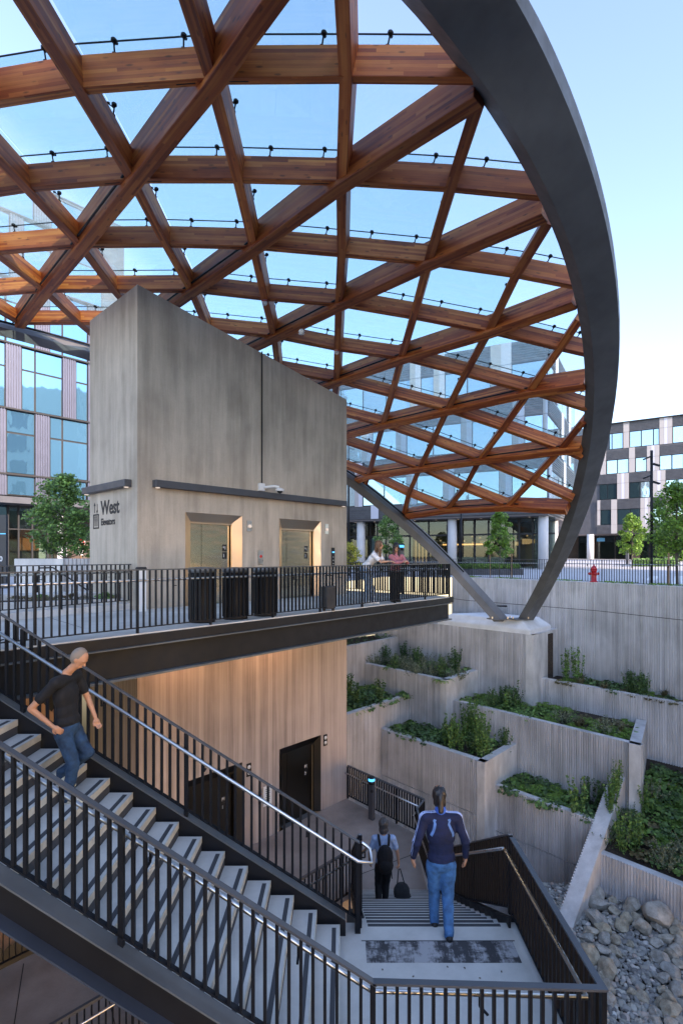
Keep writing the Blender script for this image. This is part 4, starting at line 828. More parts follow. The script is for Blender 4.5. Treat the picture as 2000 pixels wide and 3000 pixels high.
pane([NV[(8,-4)],NV[(8,-3)],NV[(9,-3)]]); pane([NV[(9,-3)],NV[(9,-2)],EV['A7l']]); pane([NV[(9,-2)],NV[(9,-1)],EV['B-1l'],Vector((1.9,23.85,3.7)),EV['A7l']])
# sealed joints above the rows and spider fittings
fb=MB(); fb.tube([(0,0,0),(.02,0,.11)],.012,6); fb.lathe([(.03,.115),(.042,.13),(.04,.155),(.02,.17)],(.02,0,0),8); fb.box((0,0,.0),(.05,.05,.03)); fb.tube([(.02,0,.09),(-.07,0,.15)],.009,5); fb.lathe([(.024,.145),(.03,.16),(.02,.168)],(-.07,0,0),8)
fm=fb.mesh('spider_fitting','black',True)
for k,js in ROW.items():
    pts=[gq(EV[j] if isinstance(j,str) else NV[(k,j)])-nrm(NV[(5,0)])*.0 for j in js]
    part('glazing_joint',MB().tube(pts,.011,5).mesh('glazing_joint','black'),cp)
    base=[(EV[j] if isinstance(j,str) else NV[(k,j)]) for j in js]
    for a,b in zip(base,base[1:]):
        n=2 if (a-b).length>1.2 else 1
        for i in range(n):
            f=(.22,.72)[i] if n==2 else .6; p=a.lerp(b,f); nn=nrm(p); t_=(b-a).normalized(); s=t_.cross(nn)
            if s.y>0: s=-s
            p=p+nn*(BH)+s*.055; rot=Matrix((t_,nn.cross(t_),nn)).transposed().to_euler(); rot=Matrix((s,nn.cross(s),nn)).transposed().to_euler()
            part('spider_fitting',fm,cp,at=p,rot=rot)
for j,ks in CR.items():
    ks=[k for k in ks if (k,j) in NV]
    for k in ks[:-1]:
        a,b=NV[(k,j)],NV.get((k+1,j))
        if not b: continue
        p=a.lerp(b,.5); nn=nrm(p); t_=(b-a).normalized(); s=t_.cross(nn); s=-s if (s.x>0)==(j<=0) else s
        p=p+nn*BH+s*.07; part('spider_fitting',fm,cp,at=p,rot=Matrix((s,nn.cross(s),nn)).transposed().to_euler())
# steel arch and edge beam
def boxsweep(name,rs,m,closed_ends=True,smooth=True):
    rs=[[Vector(p) for p in r] for r in rs]; mb=MB(); n=len(rs[0])
    for k in range(4):
        k2=(k+1)%4
        for i in range(n-1): mb.face([rs[k][i],rs[k][i+1],rs[k2][i+1],rs[k2][i]])
    mb.face([r[0] for r in rs]); mb.face([r[-1] for r in rs][::-1])
    me=orient(mb.mesh(name,m)); me.polygons.foreach_set('use_smooth',[True]*len(me.polygons))
    try: me.set_sharp_from_angle(angle=math.radians(25))
    except Exception: pass
    return part(name,me,cp)
boxsweep('steel_arch',[ARCH0,ARCH1,ARCH2,ARCH3],'arch')
boxsweep('edge_beam',[EDGE0,EDGE1,EDGE2,EDGE3],'arch')
e1=[Vector(p) for p in EDGE1]; e2=[Vector(p) for p in EDGE2]
def pipe(i0,i1,f,offz,r=.035): part('service_pipe',MB().tube([e1[i].lerp(e2[i],f)+Vector((0,-.08,offz)) for i in range(i0,i1)],r,8).mesh('service_pipe','black',True),cp)
pipe(0,28,.55,.06); 
# conduits clipped under the diagonal beams
def conduit(name,f0,f1,sd=-1):
    P=[gp(x) for x in DIAG[name]]; P=P[::-1]; n=len(P)-1
    out=[]
    N_=14
    for i in range(N_+1):
        f=(f0+(f1-f0)*i/N_)*n; k=min(int(f),n-1); p=P[k].lerp(P[k+1],f-k); t_=(P[k+1]-P[k]).normalized(); nn=nrm(p); s=t_.cross(nn)
        if s.y>0: s=-s
        out.append(p+s*(AW/2+.05)-nn*.0+nn*.02)
    part('conduit',MB().tube(out,.022,7).mesh('conduit','black',True),cp)
conduit('A1',-.02,.62); conduit('A2',.3,.62); conduit('A3',.2,.62); conduit('A4',.2,.66); conduit('A5',.1,.80); conduit('A6',.02,.86); conduit('A7',.03,.74)
# detectors under the beams
for p,m_ in ((NV[(4,1)]-Vector((0,0,.06)),'white'),(NV[(5,0)]-Vector((0.02,0,.04)),'white')):
    o=part('detector',MB().lathe([(.03,-.09),(.06,-.06),(.065,-.01),(.07,.03)],(0,0,0),12).mesh('detector','white',True),cp,at=p); part('detector_ring',MB().lathe([(.072,-.005),(.072,.02)],(0,0,0),12).mesh('detector_ring','signred'),o,at=p)
p=NV[(5,0)].lerp(NV[(4,1)],.0)
o=part('lamp_head',MB().lathe([(.03,-.10),(.075,-.08),(.06,-.05),(.08,-.02),(.04,.02)],(0,0,0),8).mesh('lamp_head','white',True),cp,at=onz(880,970,7.05) if False else px(883,968,12.6))
# ---------------------------------------------------------------- buildings
UPZ=Vector((0,0,1))
def fquad(parent,name,P,D,t0,t1,z0,z1,m,off=0,th=.05,louv=0,axn=None):
    N_=Vector((D[1],-D[0],0)).normalized(); 
    if N_.y>0: N_=-N_
    a,b=P2(P,D,t0,z0),P2(P,D,t1,z0); mid=(a+b)/2+N_*(off); mid.z=(z0+z1)/2; d=(b-a); L=d.length; d.normalize()
    mb=MB(); mb.box(mid,(L,th,abs(z1-z0)),ax=(d,N_,UPZ))
    if louv:
        n=int(abs(z1-z0)/louv)
        for i in range(n): mb.box(mid+N_*(th/2+.03)+UPZ*(-(z1-z0)/2+(i+.5)*louv),(L,.07,louv*.45),ax=(d,N_,UPZ))
    return part(name,mb.mesh(name,m),parent)
def window(parent,P,D,t0,t1,z0,z1,m='fglass',off=0):
    fr=fquad(parent,'window',P,D,t0,t1,z0,z1,'dark',off-.12,.06)
    g=.06; N_=Vector((D[1],-D[0],0)).normalized(); N_=-N_ if N_.y>0 else N_
    s=1 if t1>t0 else -1
    a,b=P2(P,D,t0+g*s,0),P2(P,D,t1-g*s,0); mid=(a+b)/2+N_*(off-.06); mid.z=(z0+z1)/2; d=(b-a); L=d.length; d.normalize()
    part('pane',MB().box(mid,(L,.02,z1-z0-2*g),ax=(d,N_,UPZ)).mesh('pane',m),fr); return fr
# right hand building
RB=(48.9,85.0); RD=(-.827,.563)
rb=thing('office_building','four storey office block with grey louvre bands and beige panels, right of the arch','building',(48.9,85,.7))
uR=lambda zx: along(RB,RD,1650+zx*.2232)
def slabwall(parent,name,P,D,t0,t1,z0,z1,depth,m):
    N_=Vector((D[1],-D[0],0)).normalized(); N_=-N_ if N_.y>0 else N_
    a,b=P2(P,D,t0,0),P2(P,D,t1,0); a=a-N_*.2; b=b-N_*.2; mb=MB(); mb.prism([(a.x,a.y),(b.x,b.y),(b.x-N_.x*depth,b.y-N_.y*depth),(a.x-N_.x*depth,a.y-N_.y*depth)],z0,z1); return part(name,mb.mesh(name,m),parent)
TL_,TRr=uR(430),uR(2700)
slabwall(rb,'building_core',RB,RD,TL_+14,TRr,4.95,22.9,14,'louver')
rows=[(23.0,21.4,18.85,[(600,632),(634,776),(865,1015),(1018,1175),(1178,1250),(1430,1590),(1593,1750)],[(782,860),(1255,1425),(1755,1900)],'fglass'),
 (18.8,17.05,14.8,[(565,703),(706,850),(942,1085),(1260,1415),(1420,1568),(1571,1700)],[(480,556),(856,935),(1090,1255),(1705,1850)],'fglass'),
 (14.75,13.15,10.6,[(470,575),(575,695),(860,1000),(1003,1130),(1340,1498),(1500,1660)],[(700,855),(1165,1335),(1665,1800)],'dglass'),
 (10.55,8.9,6.42,[(485,618),(706,870),(870,1000),(1170,1330),(1420,1560)],[(440,480),(622,700),(1005,1165),(1335,1415)],'dglass')]
for zt,zw,z0,wins,pans,gm in rows:
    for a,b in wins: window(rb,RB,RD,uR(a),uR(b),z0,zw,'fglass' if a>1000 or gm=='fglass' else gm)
    edges=[430]+[x for p in sorted(pans) for x in p]+[2300]
    for i in range(0,len(edges),2):
        if edges[i+1]>edges[i]: fquad(rb,'louver_band',RB,RD,uR(edges[i]),uR(edges[i+1]),zw+.03,zt,'louver',.0,.05,.22)
    for a,b in pans:
        m_=a+(b-a)*.35
        for x0,x1,mm in ((a,m_,'beige'),(m_,m_+(b-a)*.28,'pale'),(m_+(b-a)*.28,b,'beige')) if b-a>120 else ((a,b,'beige'),):
            for q0,q1 in ((z0-.02,zw-.02),(zw+.02,zt)): fquad(rb,'facade_panel',RB,RD,uR(x0)-.012,uR(x1)+.012,q0,q1,mm,.06,.06)
fquad(rb,'louver_band',RB,RD,uR(430),uR(1000),4.95,6.38,'louver',0,.05,.22); fquad(rb,'louver_band',RB,RD,uR(1170),uR(2300),4.95,6.38,'louver',0,.05,.22); fquad(rb,'facade_panel',RB,RD,uR(1005),uR(1165),4.95,6.4,'beige',.06,.06); fquad(rb,'facade_panel',RB,RD,uR(622),uR(700),4.97,6.38,'beige',.07,.06)
fquad(rb,'roof_coping',RB,RD,uR(420),uR(2300),22.95,23.1,'dark',.1,.5)
slabwall(rb,'soffit',RB,RD,TL_+14,TRr,4.75,4.94,6,'soffit')
RB2=(RB[0]+.563*-3.0*-1,RB[1]+.827*3.0)
for a,b in ((190,400),(440,670),(680,885),(890,1000),(1003,1120),(1130,1330),(1420,1568)):
    w_=window(rb,RB2,RD,along(RB2,RD,1650+a*.2232),along(RB2,RD,1650+b*.2232),.7,4.75,'shop' )
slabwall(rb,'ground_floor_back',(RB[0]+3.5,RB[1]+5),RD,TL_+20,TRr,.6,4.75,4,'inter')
fquad(rb,'shop_door',RB2,RD,along(RB2,RD,1650+893*.2232),along(RB2,RD,1650+1000*.2232),.7,3.6,'inter',.1,.05)
fquad(rb,'blue_sign',RB2,RD,along(RB2,RD,1650+440*.2232),along(RB2,RD,1650+545*.2232),3.75,4.35,'bluepanel',.5,.06)
for a,b in ((470,660),(690,880),(1010,1110)): fquad(rb,'frosted_film',RB2,RD,along(RB2,RD,1650+a*.2232),along(RB2,RD,1650+b*.2232),1.3,3.2,'pale',-.3,.02)
for u in (1728,1957):
    p=P2(RB,RD,along(RB,RD,u),.6); part('column',MB().tube([p,p+UPZ*4.3],.55,18).mesh('column','column',True),rb)
# middle building behind the canopy
MC=(16.6,43.0); ML=(-.90,.436); MR=(.511,.86)
mbd=thing('office_building','office block behind the glass canopy with shops and round columns at street level','building',(16.6,43,.2))
tM=lambda u: along(MC,ML,u)
mb=MB(); a=MC; b=P2(MC,ML,42); c=(b[0]+MR[0]*18,b[1]+MR[1]*18); d=P2(MC,MR,18)
ins=lambda p:(p[0],p[1]+.3)
mb.prism([ (a[0]-.1,a[1]+.35),(b[0],b[1]+.35),c,(d[0]-.35,d[1])],4.66,18.8); part('building_core',mb.mesh('building_core','louver'),mbd)
mb=MB(); mb.prism([a,b,c,d],4.5,4.64); part('soffit',mb.mesh('soffit','soffit'),mbd)
for i in range(14):
    p=P2(MC,ML,1.5+i*2.0); part('soffit_lamp',MB().lathe([(.06,0),(.07,.02)],(p[0]+.5,p[1]+1.2,4.48),8).mesh('soffit_lamp','lampw'),mbd)
rowsM=[(18.9,17.1,14.4,[(1201,1232),(1270,1302),(1436,1497)]),(14.3,12.7,10.1,[(1060,1090),(1160,1190),(1350,1382),(1500,1535),(1590,1603)]),(10.0,8.4,5.9,[(1040,1062),(1190,1220),(1298,1330),(1462,1498)])]
for zt,zw,z0,pans in rowsM:
    last=1603; cuts=[]
    pans=[(-60,-20),(200,240),(420,470),(700,740),(900,935)]+pans; pans.sort(); prev=-200
    segs=[]
    for p in pans+[(1603,1603)]:
        segs.append((prev,p[0])); prev=p[1]
    for s0,s1 in segs:
        if s1-s0<6: continue
        if s1<1003 and s0<-100: continue
        fquad(mbd,'louver_band',MC,ML,tM(s0),tM(s1),zw+.03,zt,'louver',0,.05,.2)
        n=max(1,int(round(abs(tM(s0)-tM(s1))/2.6)))
        for i in range(n):
            t0=tM(s0)+(tM(s1)-tM(s0))*i/n; t1=tM(s0)+(tM(s1)-tM(s0))*(i+1)/n
            if abs(t0)<50: window(mbd,MC,ML,t0,t1,z0,zw)
    for p0,p1 in pans:
        if p1>p0:
            mid=(p0+p1)/2
            for q0,q1 in ((z0-.04,zw-.02),(zw+.02,zt)):
                fquad(mbd,'facade_panel',MC,ML,tM(p0),tM(mid)-.01,q0,q1,'beige',.07,.06); fquad(mbd,'facade_panel',MC,ML,tM(mid)+.01,tM(p1),q0,q1,'pale',.07,.06)
fquad(mbd,'louver_band',MC,ML,tM(1603),tM(1110),4.68,5.85,'louver',0,.05,.2); fquad(mbd,'facade_panel',MC,ML,tM(1109),tM(1087),4.68,5.9,'pale',.07,.06); fquad(mbd,'louver_band',MC,ML,tM(1086),40,4.68,5.85,'louver',0,.05,.2)
# right flank
for zt,zw,z0,seq in ((18.9,17.1,14.4,'GPGGPG'),(14.3,12.7,10.1,'GGPGPG'),(10.0,8.4,5.9,'PGGPGG')):
    x=.05
    for ch in seq:
        w=1.3 if ch=='P' else 3.2
        if ch=='P': fquad(mbd,'facade_panel',MC,MR,x,x+w-.03,z0,zt,'pale',.07,.06)
        else: window(mbd,MC,MR,x,x+w,z0,zw); fquad(mbd,'louver_band',MC,MR,x,x+w,zw+.03,zt,'louver',0,.05,.2)
        x+=w
fquad(mbd,'louver_band',MC,MR,.05,16,4.68,5.85,'louver',0,.05,.2)
# street level: columns, storefront, lit interior
MCb=(MC[0]+.436*2.2*1.0-1.2,MC[1]+.9*2.6)
for u in (1057,1324,1590,800,560):
    t_=along((MC[0]-.2,MC[1]+.9),ML,u); p=Vector((*P2((MC[0]-.2,MC[1]+.9),ML,t_),.05)); part('column',MB().tube([p,p+UPZ*4.46],.4,20).mesh('column','column',True),mbd)
p=Vector((*P2(MC,MR,6.5),.05))+Vector((-.6,.2,0)); part('column',MB().tube([p,p+UPZ*4.5],.4,18).mesh('column','column',True),mbd)
tS=lambda u: along(MCb,ML,u)
us=[1020,1050,1085,1105,1130,1165,1200,1255,1310,1345,1390,1430,1480,1520,1560,1600,1625]
for i,(u0,u1) in enumerate(zip(us,us[1:])):
    t0,t1=tS(u0),tS(u1); N_=Vector((ML[1],-ML[0],0)).normalized(); N_=-N_ if N_.y>0 else N_
    f=fquad(mbd,'window_mullion',MCb,ML,t0-.06,t0+.06,.15,4.5,'dark',0,.12); fquad(mbd,'transom',MCb,ML,t0,t1,3.05,3.2,'dark',0,.12)
    fquad(mbd,'shop_pane',MCb,ML,t0,t1,.2,3.05,'shop',-.02,.02); fquad(mbd,'shop_pane',MCb,ML,t0,t1,3.2,4.5,'shop',-.02,.02)
MB_=(MCb[0]+.5,MCb[1]+6.5)
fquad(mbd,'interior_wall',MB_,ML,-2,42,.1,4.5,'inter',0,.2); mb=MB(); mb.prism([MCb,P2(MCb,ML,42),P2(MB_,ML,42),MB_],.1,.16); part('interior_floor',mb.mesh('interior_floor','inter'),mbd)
fquad(mbd,'interior_wall',MCb,MR,0,7,.1,4.5,'shop',0,.04)
fquad(mbd,'frosted_film',MCb,ML,tS(1080),tS(1100),.4,3.0,'pale',-.15,.02); fquad(mbd,'frosted_film',MCb,ML,tS(1108),tS(1160),.4,3.0,'pale',-.15,.02); fquad(mbd,'frosted_film',MCb,ML,tS(1170),tS(1206),.4,3.0,'cream',-.15,.02)
Mi=(MCb[0]+.3,MCb[1]+4)
fquad(mbd,'lit_counter',Mi,ML,along(Mi,ML,1425),along(Mi,ML,1296),2.28,2.42,'warm',0,.1)
fquad(mbd,'counter',Mi,ML,along(Mi,ML,1480),along(Mi,ML,1330),.2,1.15,'cream',1,.6)
for u in (1216,1226,1236,1246): fquad(mbd,'shelf_light',Mi,ML,along(Mi,ML,u),along(Mi,ML,u+3),.5,3.0,'warm2',0,.05)
for u in range(1290,1600,23):
    t_=along(Mi,ML,u); p=P2(Mi,ML,t_,R.uniform(2.6,3.1)); part('pendant_lamp',MB().lathe([(.05,0),(.11,.06),(.03,.16)],tuple(p),8).mesh('pendant_lamp','warm2',True),mbd)
for k in range(26):
    u=R.uniform(1215,1600); t_=along(Mi,ML,u); p=P2((Mi[0],Mi[1]+1),ML,t_,R.uniform(.5,3.2)); part('display_item',MB().box(p,(R.uniform(.2,1.0),.2,R.uniform(.15,.6))).mesh('display_item',R.choice(['beige','stake','warm2','cream','black','terra','dark','dark'])),mbd)
# left building
LB=(-21.7,34.0); lbd=thing('office_building','tall blue glass office block with corrugated grey metal strips, left of the tower','building',(-21.7,34,0))
uL=lambda u: along(LB,DR,u)
zL=lambda v: EYE+(HZ-v)/F*34.0
mb=MB(); aL,bL=P2(LB,DR,-26),P2(LB,DR,8.2); back=(-.736*16,.677*16)
mb.prism([(aL[0]-.2,aL[1]+.3),(bL[0]-.2,bL[1]+.2),(bL[0]+back[0],bL[1]+back[1]),(aL[0]+back[0],aL[1]+back[1])],4.9,26); part('building_core',mb.mesh('building_core','louver'),lbd)
lv=[zL(1450),zL(1386),zL(1192),zL(998),zL(804),zL(610),zL(500)]
pat=[[(-40,20,'c'),(21,104,'g'),(104,141,'c'),(146,184,'g'),(184,255,'g'),(257,330,'c')],
 [(-40,18,'c'),(19,104,'g'),(104,146,'c'),(147,184,'g'),(184,258,'g'),(258,300,'c')],
 [(-60,17,'g'),(17,63,'c'),(64,104,'g'),(104,184,'g'),(184,223,'c'),(223,258,'g'),(258,300,'c')],
 [(-60,17,'g'),(18,104,'g'),(104,146,'c'),(146,184,'g'),(184,258,'g'),(258,300,'c')],
 [(-60,30,'g'),(30,70,'c'),(70,150,'g'),(150,190,'c'),(190,300,'g')],[(-60,100,'g'),(100,150,'c'),(150,300,'g')]]
for i,(z0,z1) in enumerate(zip(lv,lv[1:])):
    P_=[(-300,-180,'c'),(-180,-60,'g')]+pat[i]
    for a,b,c_ in P_:
        if c_=='g':
            H_=z1-z0; 
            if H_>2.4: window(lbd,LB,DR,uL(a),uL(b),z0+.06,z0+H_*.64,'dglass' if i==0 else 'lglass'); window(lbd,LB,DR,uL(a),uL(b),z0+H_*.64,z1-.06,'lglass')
            else: window(lbd,LB,DR,uL(a),uL(b),z0+.05,z1-.05,'lglass')
        else:
            t0,t1=uL(a),uL(b); mb=MB(); n=max(2,int(abs(t1-t0)/.14)); q0=P2(LB,DR,t0,0); 
            for k in range(n):
                tt0=t0+(t1-t0)*k/n; w_=abs(t1-t0)/n; m0=P2(LB,DR,tt0+w_*.3,(z0+z1)/2); mb.box(m0+Vector((.736,-.677,0))*.06,(w_*.55,.08,z1-z0-.06),ax=(Vector((*DR,0)),Vector((*ND,0)),UPZ))
            mid=P2(LB,DR,(t0+t1)/2,(z0+z1)/2); mb.box(mid,(abs(t1-t0),.05,z1-z0-.04),ax=(Vector((*DR,0)),Vector((*ND,0)),UPZ)); part('corrugated_panel',mb.mesh('corrugated_panel','corr'),lbd)
    fquad(lbd,'floor_line',LB,DR,uL(-300),uL(300),z1-.05,z1+.05,'dark',.12,.1)
mb=MB(); 
for z0,z1,o in ((4.55,4.95,1.2),): 
    a,b=P2(LB,DR,-26),P2(LB,DR,7.6); mb.prism([(a[0]+.736*o,a[1]-.677*o),(b[0]+.736*o,b[1]-.677*o),(b[0]-.736*3,b[1]+.677*3),(a[0]-.736*3,a[1]+.677*3)],z0,z1)
part('entrance_canopy',mb.mesh('entrance_canopy','louver'),lbd)
LG=(LB[0]-.4,LB[1]+.4)
for u0,u1 in ((-200,-90),(-90,-20),(-20,24),(24,55),(55,95),(95,140),(140,180)):
    fquad(lbd,'window_mullion',LG,DR,along(LG,DR,u0)-.05,along(LG,DR,u0)+.05,0,4.55,'dark',0,.12); fquad(lbd,'shop_pane',LG,DR,along(LG,DR,u0),along(LG,DR,u1),.1,4.55,'dglass' if u0<20 and u0>-90 else 'shop',-.05,.02)
fquad(lbd,'transom',LG,DR,along(LG,DR,-200),along(LG,DR,180),2.95,3.03,'dark',.02,.1)
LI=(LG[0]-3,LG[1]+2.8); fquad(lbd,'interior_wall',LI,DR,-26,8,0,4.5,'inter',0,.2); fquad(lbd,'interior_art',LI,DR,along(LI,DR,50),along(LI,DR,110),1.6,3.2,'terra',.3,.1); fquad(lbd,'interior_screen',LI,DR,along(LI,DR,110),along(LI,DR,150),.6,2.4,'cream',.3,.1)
p=P2(LG,DR,along(LG,DR,183),0); part('corner_post',MB().box((p[0],p[1],2.3),(.45,.45,4.5)).mesh('corner_post','column'),lbd)
# dark information board at the left edge
ib=thing('information_board','dark blue information board with white print at the left edge','sign',px(-5,1640,20))
b0=px(-40,1665,20); ax=(Vector((1,0,0)),Vector((0,-1,0)),UPZ)
mb=MB(); mb.box((px(2,1500,20).x-.35,20,1.25),(1.2,.12,3.0)); part('board_panel',mb.mesh('board_panel',mat('board blue black',(.012,.018,.032),.3)),ib)
mb=MB(); mb.box((px(2,1500,20).x-.35,19.93,zL(1575)*1.0-.35),(1.18,.01,.03)); part('blue_line',mb.mesh('blue_line','blue'),ib)
text('00',.26,Vector((px(1,1500,20).x-.12,19.93,EYE+(HZ-1644)/F*20)),'white',ib,(1,0),'lettering',1,True)
# neighbours out of frame: one reflected block, sized to keep sun off the court
nb=thing('office_building','cream and orange block across the plaza seen as a reflection in the blue glass','building',(44,6,0))
mb=MB(); mb.prism([(30,-95),(44,-95),(44,19),(30,19)],5.5,28); part('upper_wall',mb.mesh('upper_wall','cream'),nb)
mb=MB(); mb.prism([(30.2,-95),(44,-95),(44,19),(30.2,19)],3.6,5.5); part('orange_band',mb.mesh('orange_band','terra'),nb); mb=MB(); mb.prism([(30.6,-95),(44,-95),(44,19),(30.6,19)],0,3.6); part('ground_floor',mb.mesh('ground_floor','dglass'),nb)
for i in range(9):
    for z in (6.4,10.2,14,17.8,21.6): part('window',MB().box((29.98,-40+i*6.2,z+1.1),(.06,2.4,2.6)).mesh('window','dglass'),nb)

fb_=thing('office_building','unseen block added behind the far left trees to keep out low sun','building',(-40,72,0)); part('upper_wall',MB().prism([(-62,56),(-26,74),(-34,90),(-70,72)],0,19).mesh('upper_wall','beige'),fb_)  # unseen, added to close the gap where low sun would enter
# ---------------------------------------------------------------- street furniture
def bin_(u,Y,h,label):
    X=(u-1000)/F*Y; t=thing('waste_bin',label,'bin',(X,Y,.006),'bins beside the upper elevators'); r=.25; mb=MB()
    n=40
    mb.lathe([(r*.92,0),(r*.92,.05),(r*.86,.06),(r*.86,h-.1),(r*.92,h-.09)],(X,Y,.006),28); part('bin_body',mb.mesh('bin_body','black',True),t)
    mb=MB()
    for k in range(n):
        a=2*math.pi*k/n; mb.box((X+r*.96*math.cos(a),Y+r*.96*math.sin(a),.06+(h-.16)/2),(.02,.02,h-.16),rz=a)
    part('slat_ring',mb.mesh('slat_ring','black'),t,kind='stuff')
    part('bin_lid',MB().lathe([(r,h-.09),(r*1.02,h-.02),(r*.95,h),(r*.2,h+.01)],(X,Y,.006),28).mesh('bin_lid','flange',True),t)
bin_(593,9.75,.99,'round black slatted bin nearest the big corner of the tower'); bin_(690,10.25,.98,'round black slatted bin in the middle of the three'); bin_(777,10.8,.97,'round black slatted bin below the call panel, rightmost of three')
X=(962-1000)/F*11.75
t=thing('suitcase','black upright suitcase with raised handle standing by the deck railing','suitcase',(X,11.75,.01))
o=part('suitcase_body',MB().box((X,11.75,.30),(.27,.2,.5),rz=.8).mesh('suitcase_body','bag'),t); bevel_obj(o,.03,3)
mb=MB(); 
for s in (-.07,.07): mb.tube([(X+s,11.75,.5),(X+s,11.75,.78)],.008,6)
mb.tube([(X-.08,11.75,.78),(X+.08,11.75,.78)],.013,6); part('pull_handle',mb.mesh('pull_handle','rail'),t)
for s in (-.1,.1): part('wheel',MB().tube([(X+s-.02,11.72,.04),(X+s+.02,11.74,.04)],.035,10).mesh('wheel','dark'),t)
P=px(414,1792,11.6); t=thing('intercom_post','slim white square post with dark cap at the foot of the tower corner','post',(P.x,P.y,.006))
o=part('post_body',MB().box((P.x,P.y,.47),(.16,.16,.93),rz=.8).mesh('post_body','white'),t); part('post_cap',MB().lathe([(.11,.92),(.125,.935),(.10,.97)],(P.x,P.y,.0),4*4).mesh('post_cap','dark',True),t)
def callpost(P,h,label,w=.17):
    t=thing('emergency_post',label,'post',P); o=part('post_body',MB().box((P[0],P[1],P[2]+(h-.22)/2),(w,w*.7,h-.22),rz=-.75).mesh('post_body','louver'),t); bevel_obj(o,.01)
    part('light_ring',MB().lathe([(w*.56,h-.13),(w*.56,h-.05)],(P[0],P[1],P[2]),16).mesh('light_ring','blue',True),t)
    part('post_cap',MB().lathe([(w*.6,h-.05),(w*.6,h-.03),(w*.4,h)],(P[0],P[1],P[2]),16).mesh('post_cap','black',True),t); part('post_head',MB().lathe([(w*.58,h-.22),(w*.58,h-.13)],(P[0],P[1],P[2]),16).mesh('post_head','black',True),t)
    part('speaker',MB().tube([(P[0],P[1]-w*.55,P[2]+h-.4),(P[0],P[1]-w*.62,P[2]+h-.4)],.045,12).mesh('speaker','dark'),t)
callpost(tuple(onz(1088,2400,-6.5)),1.26,'dark emergency call post with blue light on the lower floor by the railing')
P=px(1181,1700,16.5); callpost((P.x,17.6,0),1.62,'emergency post glowing blue behind the woman in pink',.26)
P=px(1836,1640,60); callpost((P.x,60,.35),2.0,'slim post with blue top in front of the far shop windows',.3)
# hydrant
HX,HY=11.22,23.78
t=thing('fire_hydrant','red fire hydrant on the ring wall in front of the picket fence','hydrant',(HX,HY,.06))
part('barrel',MB().lathe([(.17,0),(.17,.04),(.115,.06),(.11,.48),(.14,.5),(.14,.53),(.12,.55)],(HX,HY,.05),18).mesh('barrel','red',True),t)
part('bonnet',MB().lathe([(.13,.55),(.135,.6),(.10,.68),(.05,.73),(.03,.74),(.03,.79)],(HX,HY,.05),18).mesh('bonnet','red',True),t)
for d in ((1,0),(-1,0),(0,-1)):
    part('nozzle',MB().tube([(HX,HY,.43),(HX+d[0]*.19,HY+d[1]*.19,.43)],.05 if d[1]==0 else .065,10).mesh('nozzle','red',True),t); part('nozzle_cap',MB().tube([(HX+d[0]*.17,HY+d[1]*.17,.43),(HX+d[0]*.215,HY+d[1]*.215,.43),(HX+d[0]*.25,HY+d[1]*.25,.43)],[.065,.065,.022],8).mesh('nozzle_cap','red',True),t)
# lamp posts
def lamp(X,Y,z0,z1,heads,label,r=.055):
    t=thing('lamp_post',label,'lamp post',(X,Y,z0)); part('pole',MB().tube([(X,Y,z0),(X,Y,z1)],r,12).mesh('pole','black',True),t); part('base_plate',MB().lathe([(r*2,0),(r*2,.05)],(X,Y,z0),12).mesh('base_plate','black'),t)
    for z,s in heads: 
        o=part('lamp_head',MB().bar((X+s*r,Y,z),(X+s*(r+.28),Y,z-.09 if s>0 else z-.12),.13,.06).mesh('lamp_head','black'),t)
lamp(13.1,22.6,0,5.68,[(5.42,-1),(5.12,1),(4.62,-1),(4.36,1)],'tall black pole with four small spotlights behind the fence')
P=px(1021,1640,33); lamp(P.x,33,0,8.5,[(8.2,-1),(7.9,1)],'thin black pole just right of the tower',.06)
P=px(1350,1640,36); lamp(P.x,36,0,5.0,[],'thin dark pole before the cafe column',.06)
# stakes and signs
def stake(u,v0,v1,Y,label,w=.05):
    a=px(u,v0,Y);b=px(u,v1,Y); solo('tree_stake',MB().box((0,0,(b.z-a.z)/2),(w,w,b.z-a.z)).mesh('tree_stake','stake'),label,'stake',(a.x,Y,a.z),'wooden tree stakes')
stake(1957,1718,1620,21.6,'leaning brown wooden stake behind the fence right of the black pole'); stake(1498,1695,1612,30,'brown stake beside the small cafe tree'); stake(1434,1695,1615,30,'brown stake left of the small cafe tree')
stake(148,1640,1590,25,'pale wooden stake under the tree left of the tower',.07)
def signpost(u,v0,v1,Y,label,kind):
    a=px(u,v0,Y); b=px(u,v1,Y); t=thing('road_sign',label,'sign',(a.x,Y,a.z)); part('sign_pole',MB().tube([(a.x,Y,a.z),(a.x,Y,b.z)],.05,8).mesh('sign_pole','stake'),t)
    s=Y/F
    if kind=='stop':
        r=13*s; o=part('sign_back',MB().box((a.x,Y-.06,b.z-r),(2.2*r/1.1,.03,2.2*r/1.1)).mesh('sign_back','white'),t)
        part('stop_plate',MB().tube([(a.x,Y-.08,b.z-r),(a.x,Y-.10,b.z-r)],r*1.0,8).mesh('stop_plate','signred'),t); text('STOP',r*.75,Vector((a.x-r*.82,Y-.11,b.z-r*1.28)),'white',t,(1,0),'lettering',.86,True)
        part('small_plate',MB().box((a.x,Y-.06,b.z-3.2*r),(r*1.0,.03,r*1.1)).mesh('small_plate','white'),t)
    else: part('sign_plate',MB().box((a.x,Y-.06,b.z-9*s),(11*s,.03,16*s)).mesh('sign_plate','white'),t)
signpost(238,1637,1578,42,'red and white stop sign seen between the tree and the tower','stop'); signpost(225,1637,1583,42,'narrow white road sign just left of the stop sign','plate')
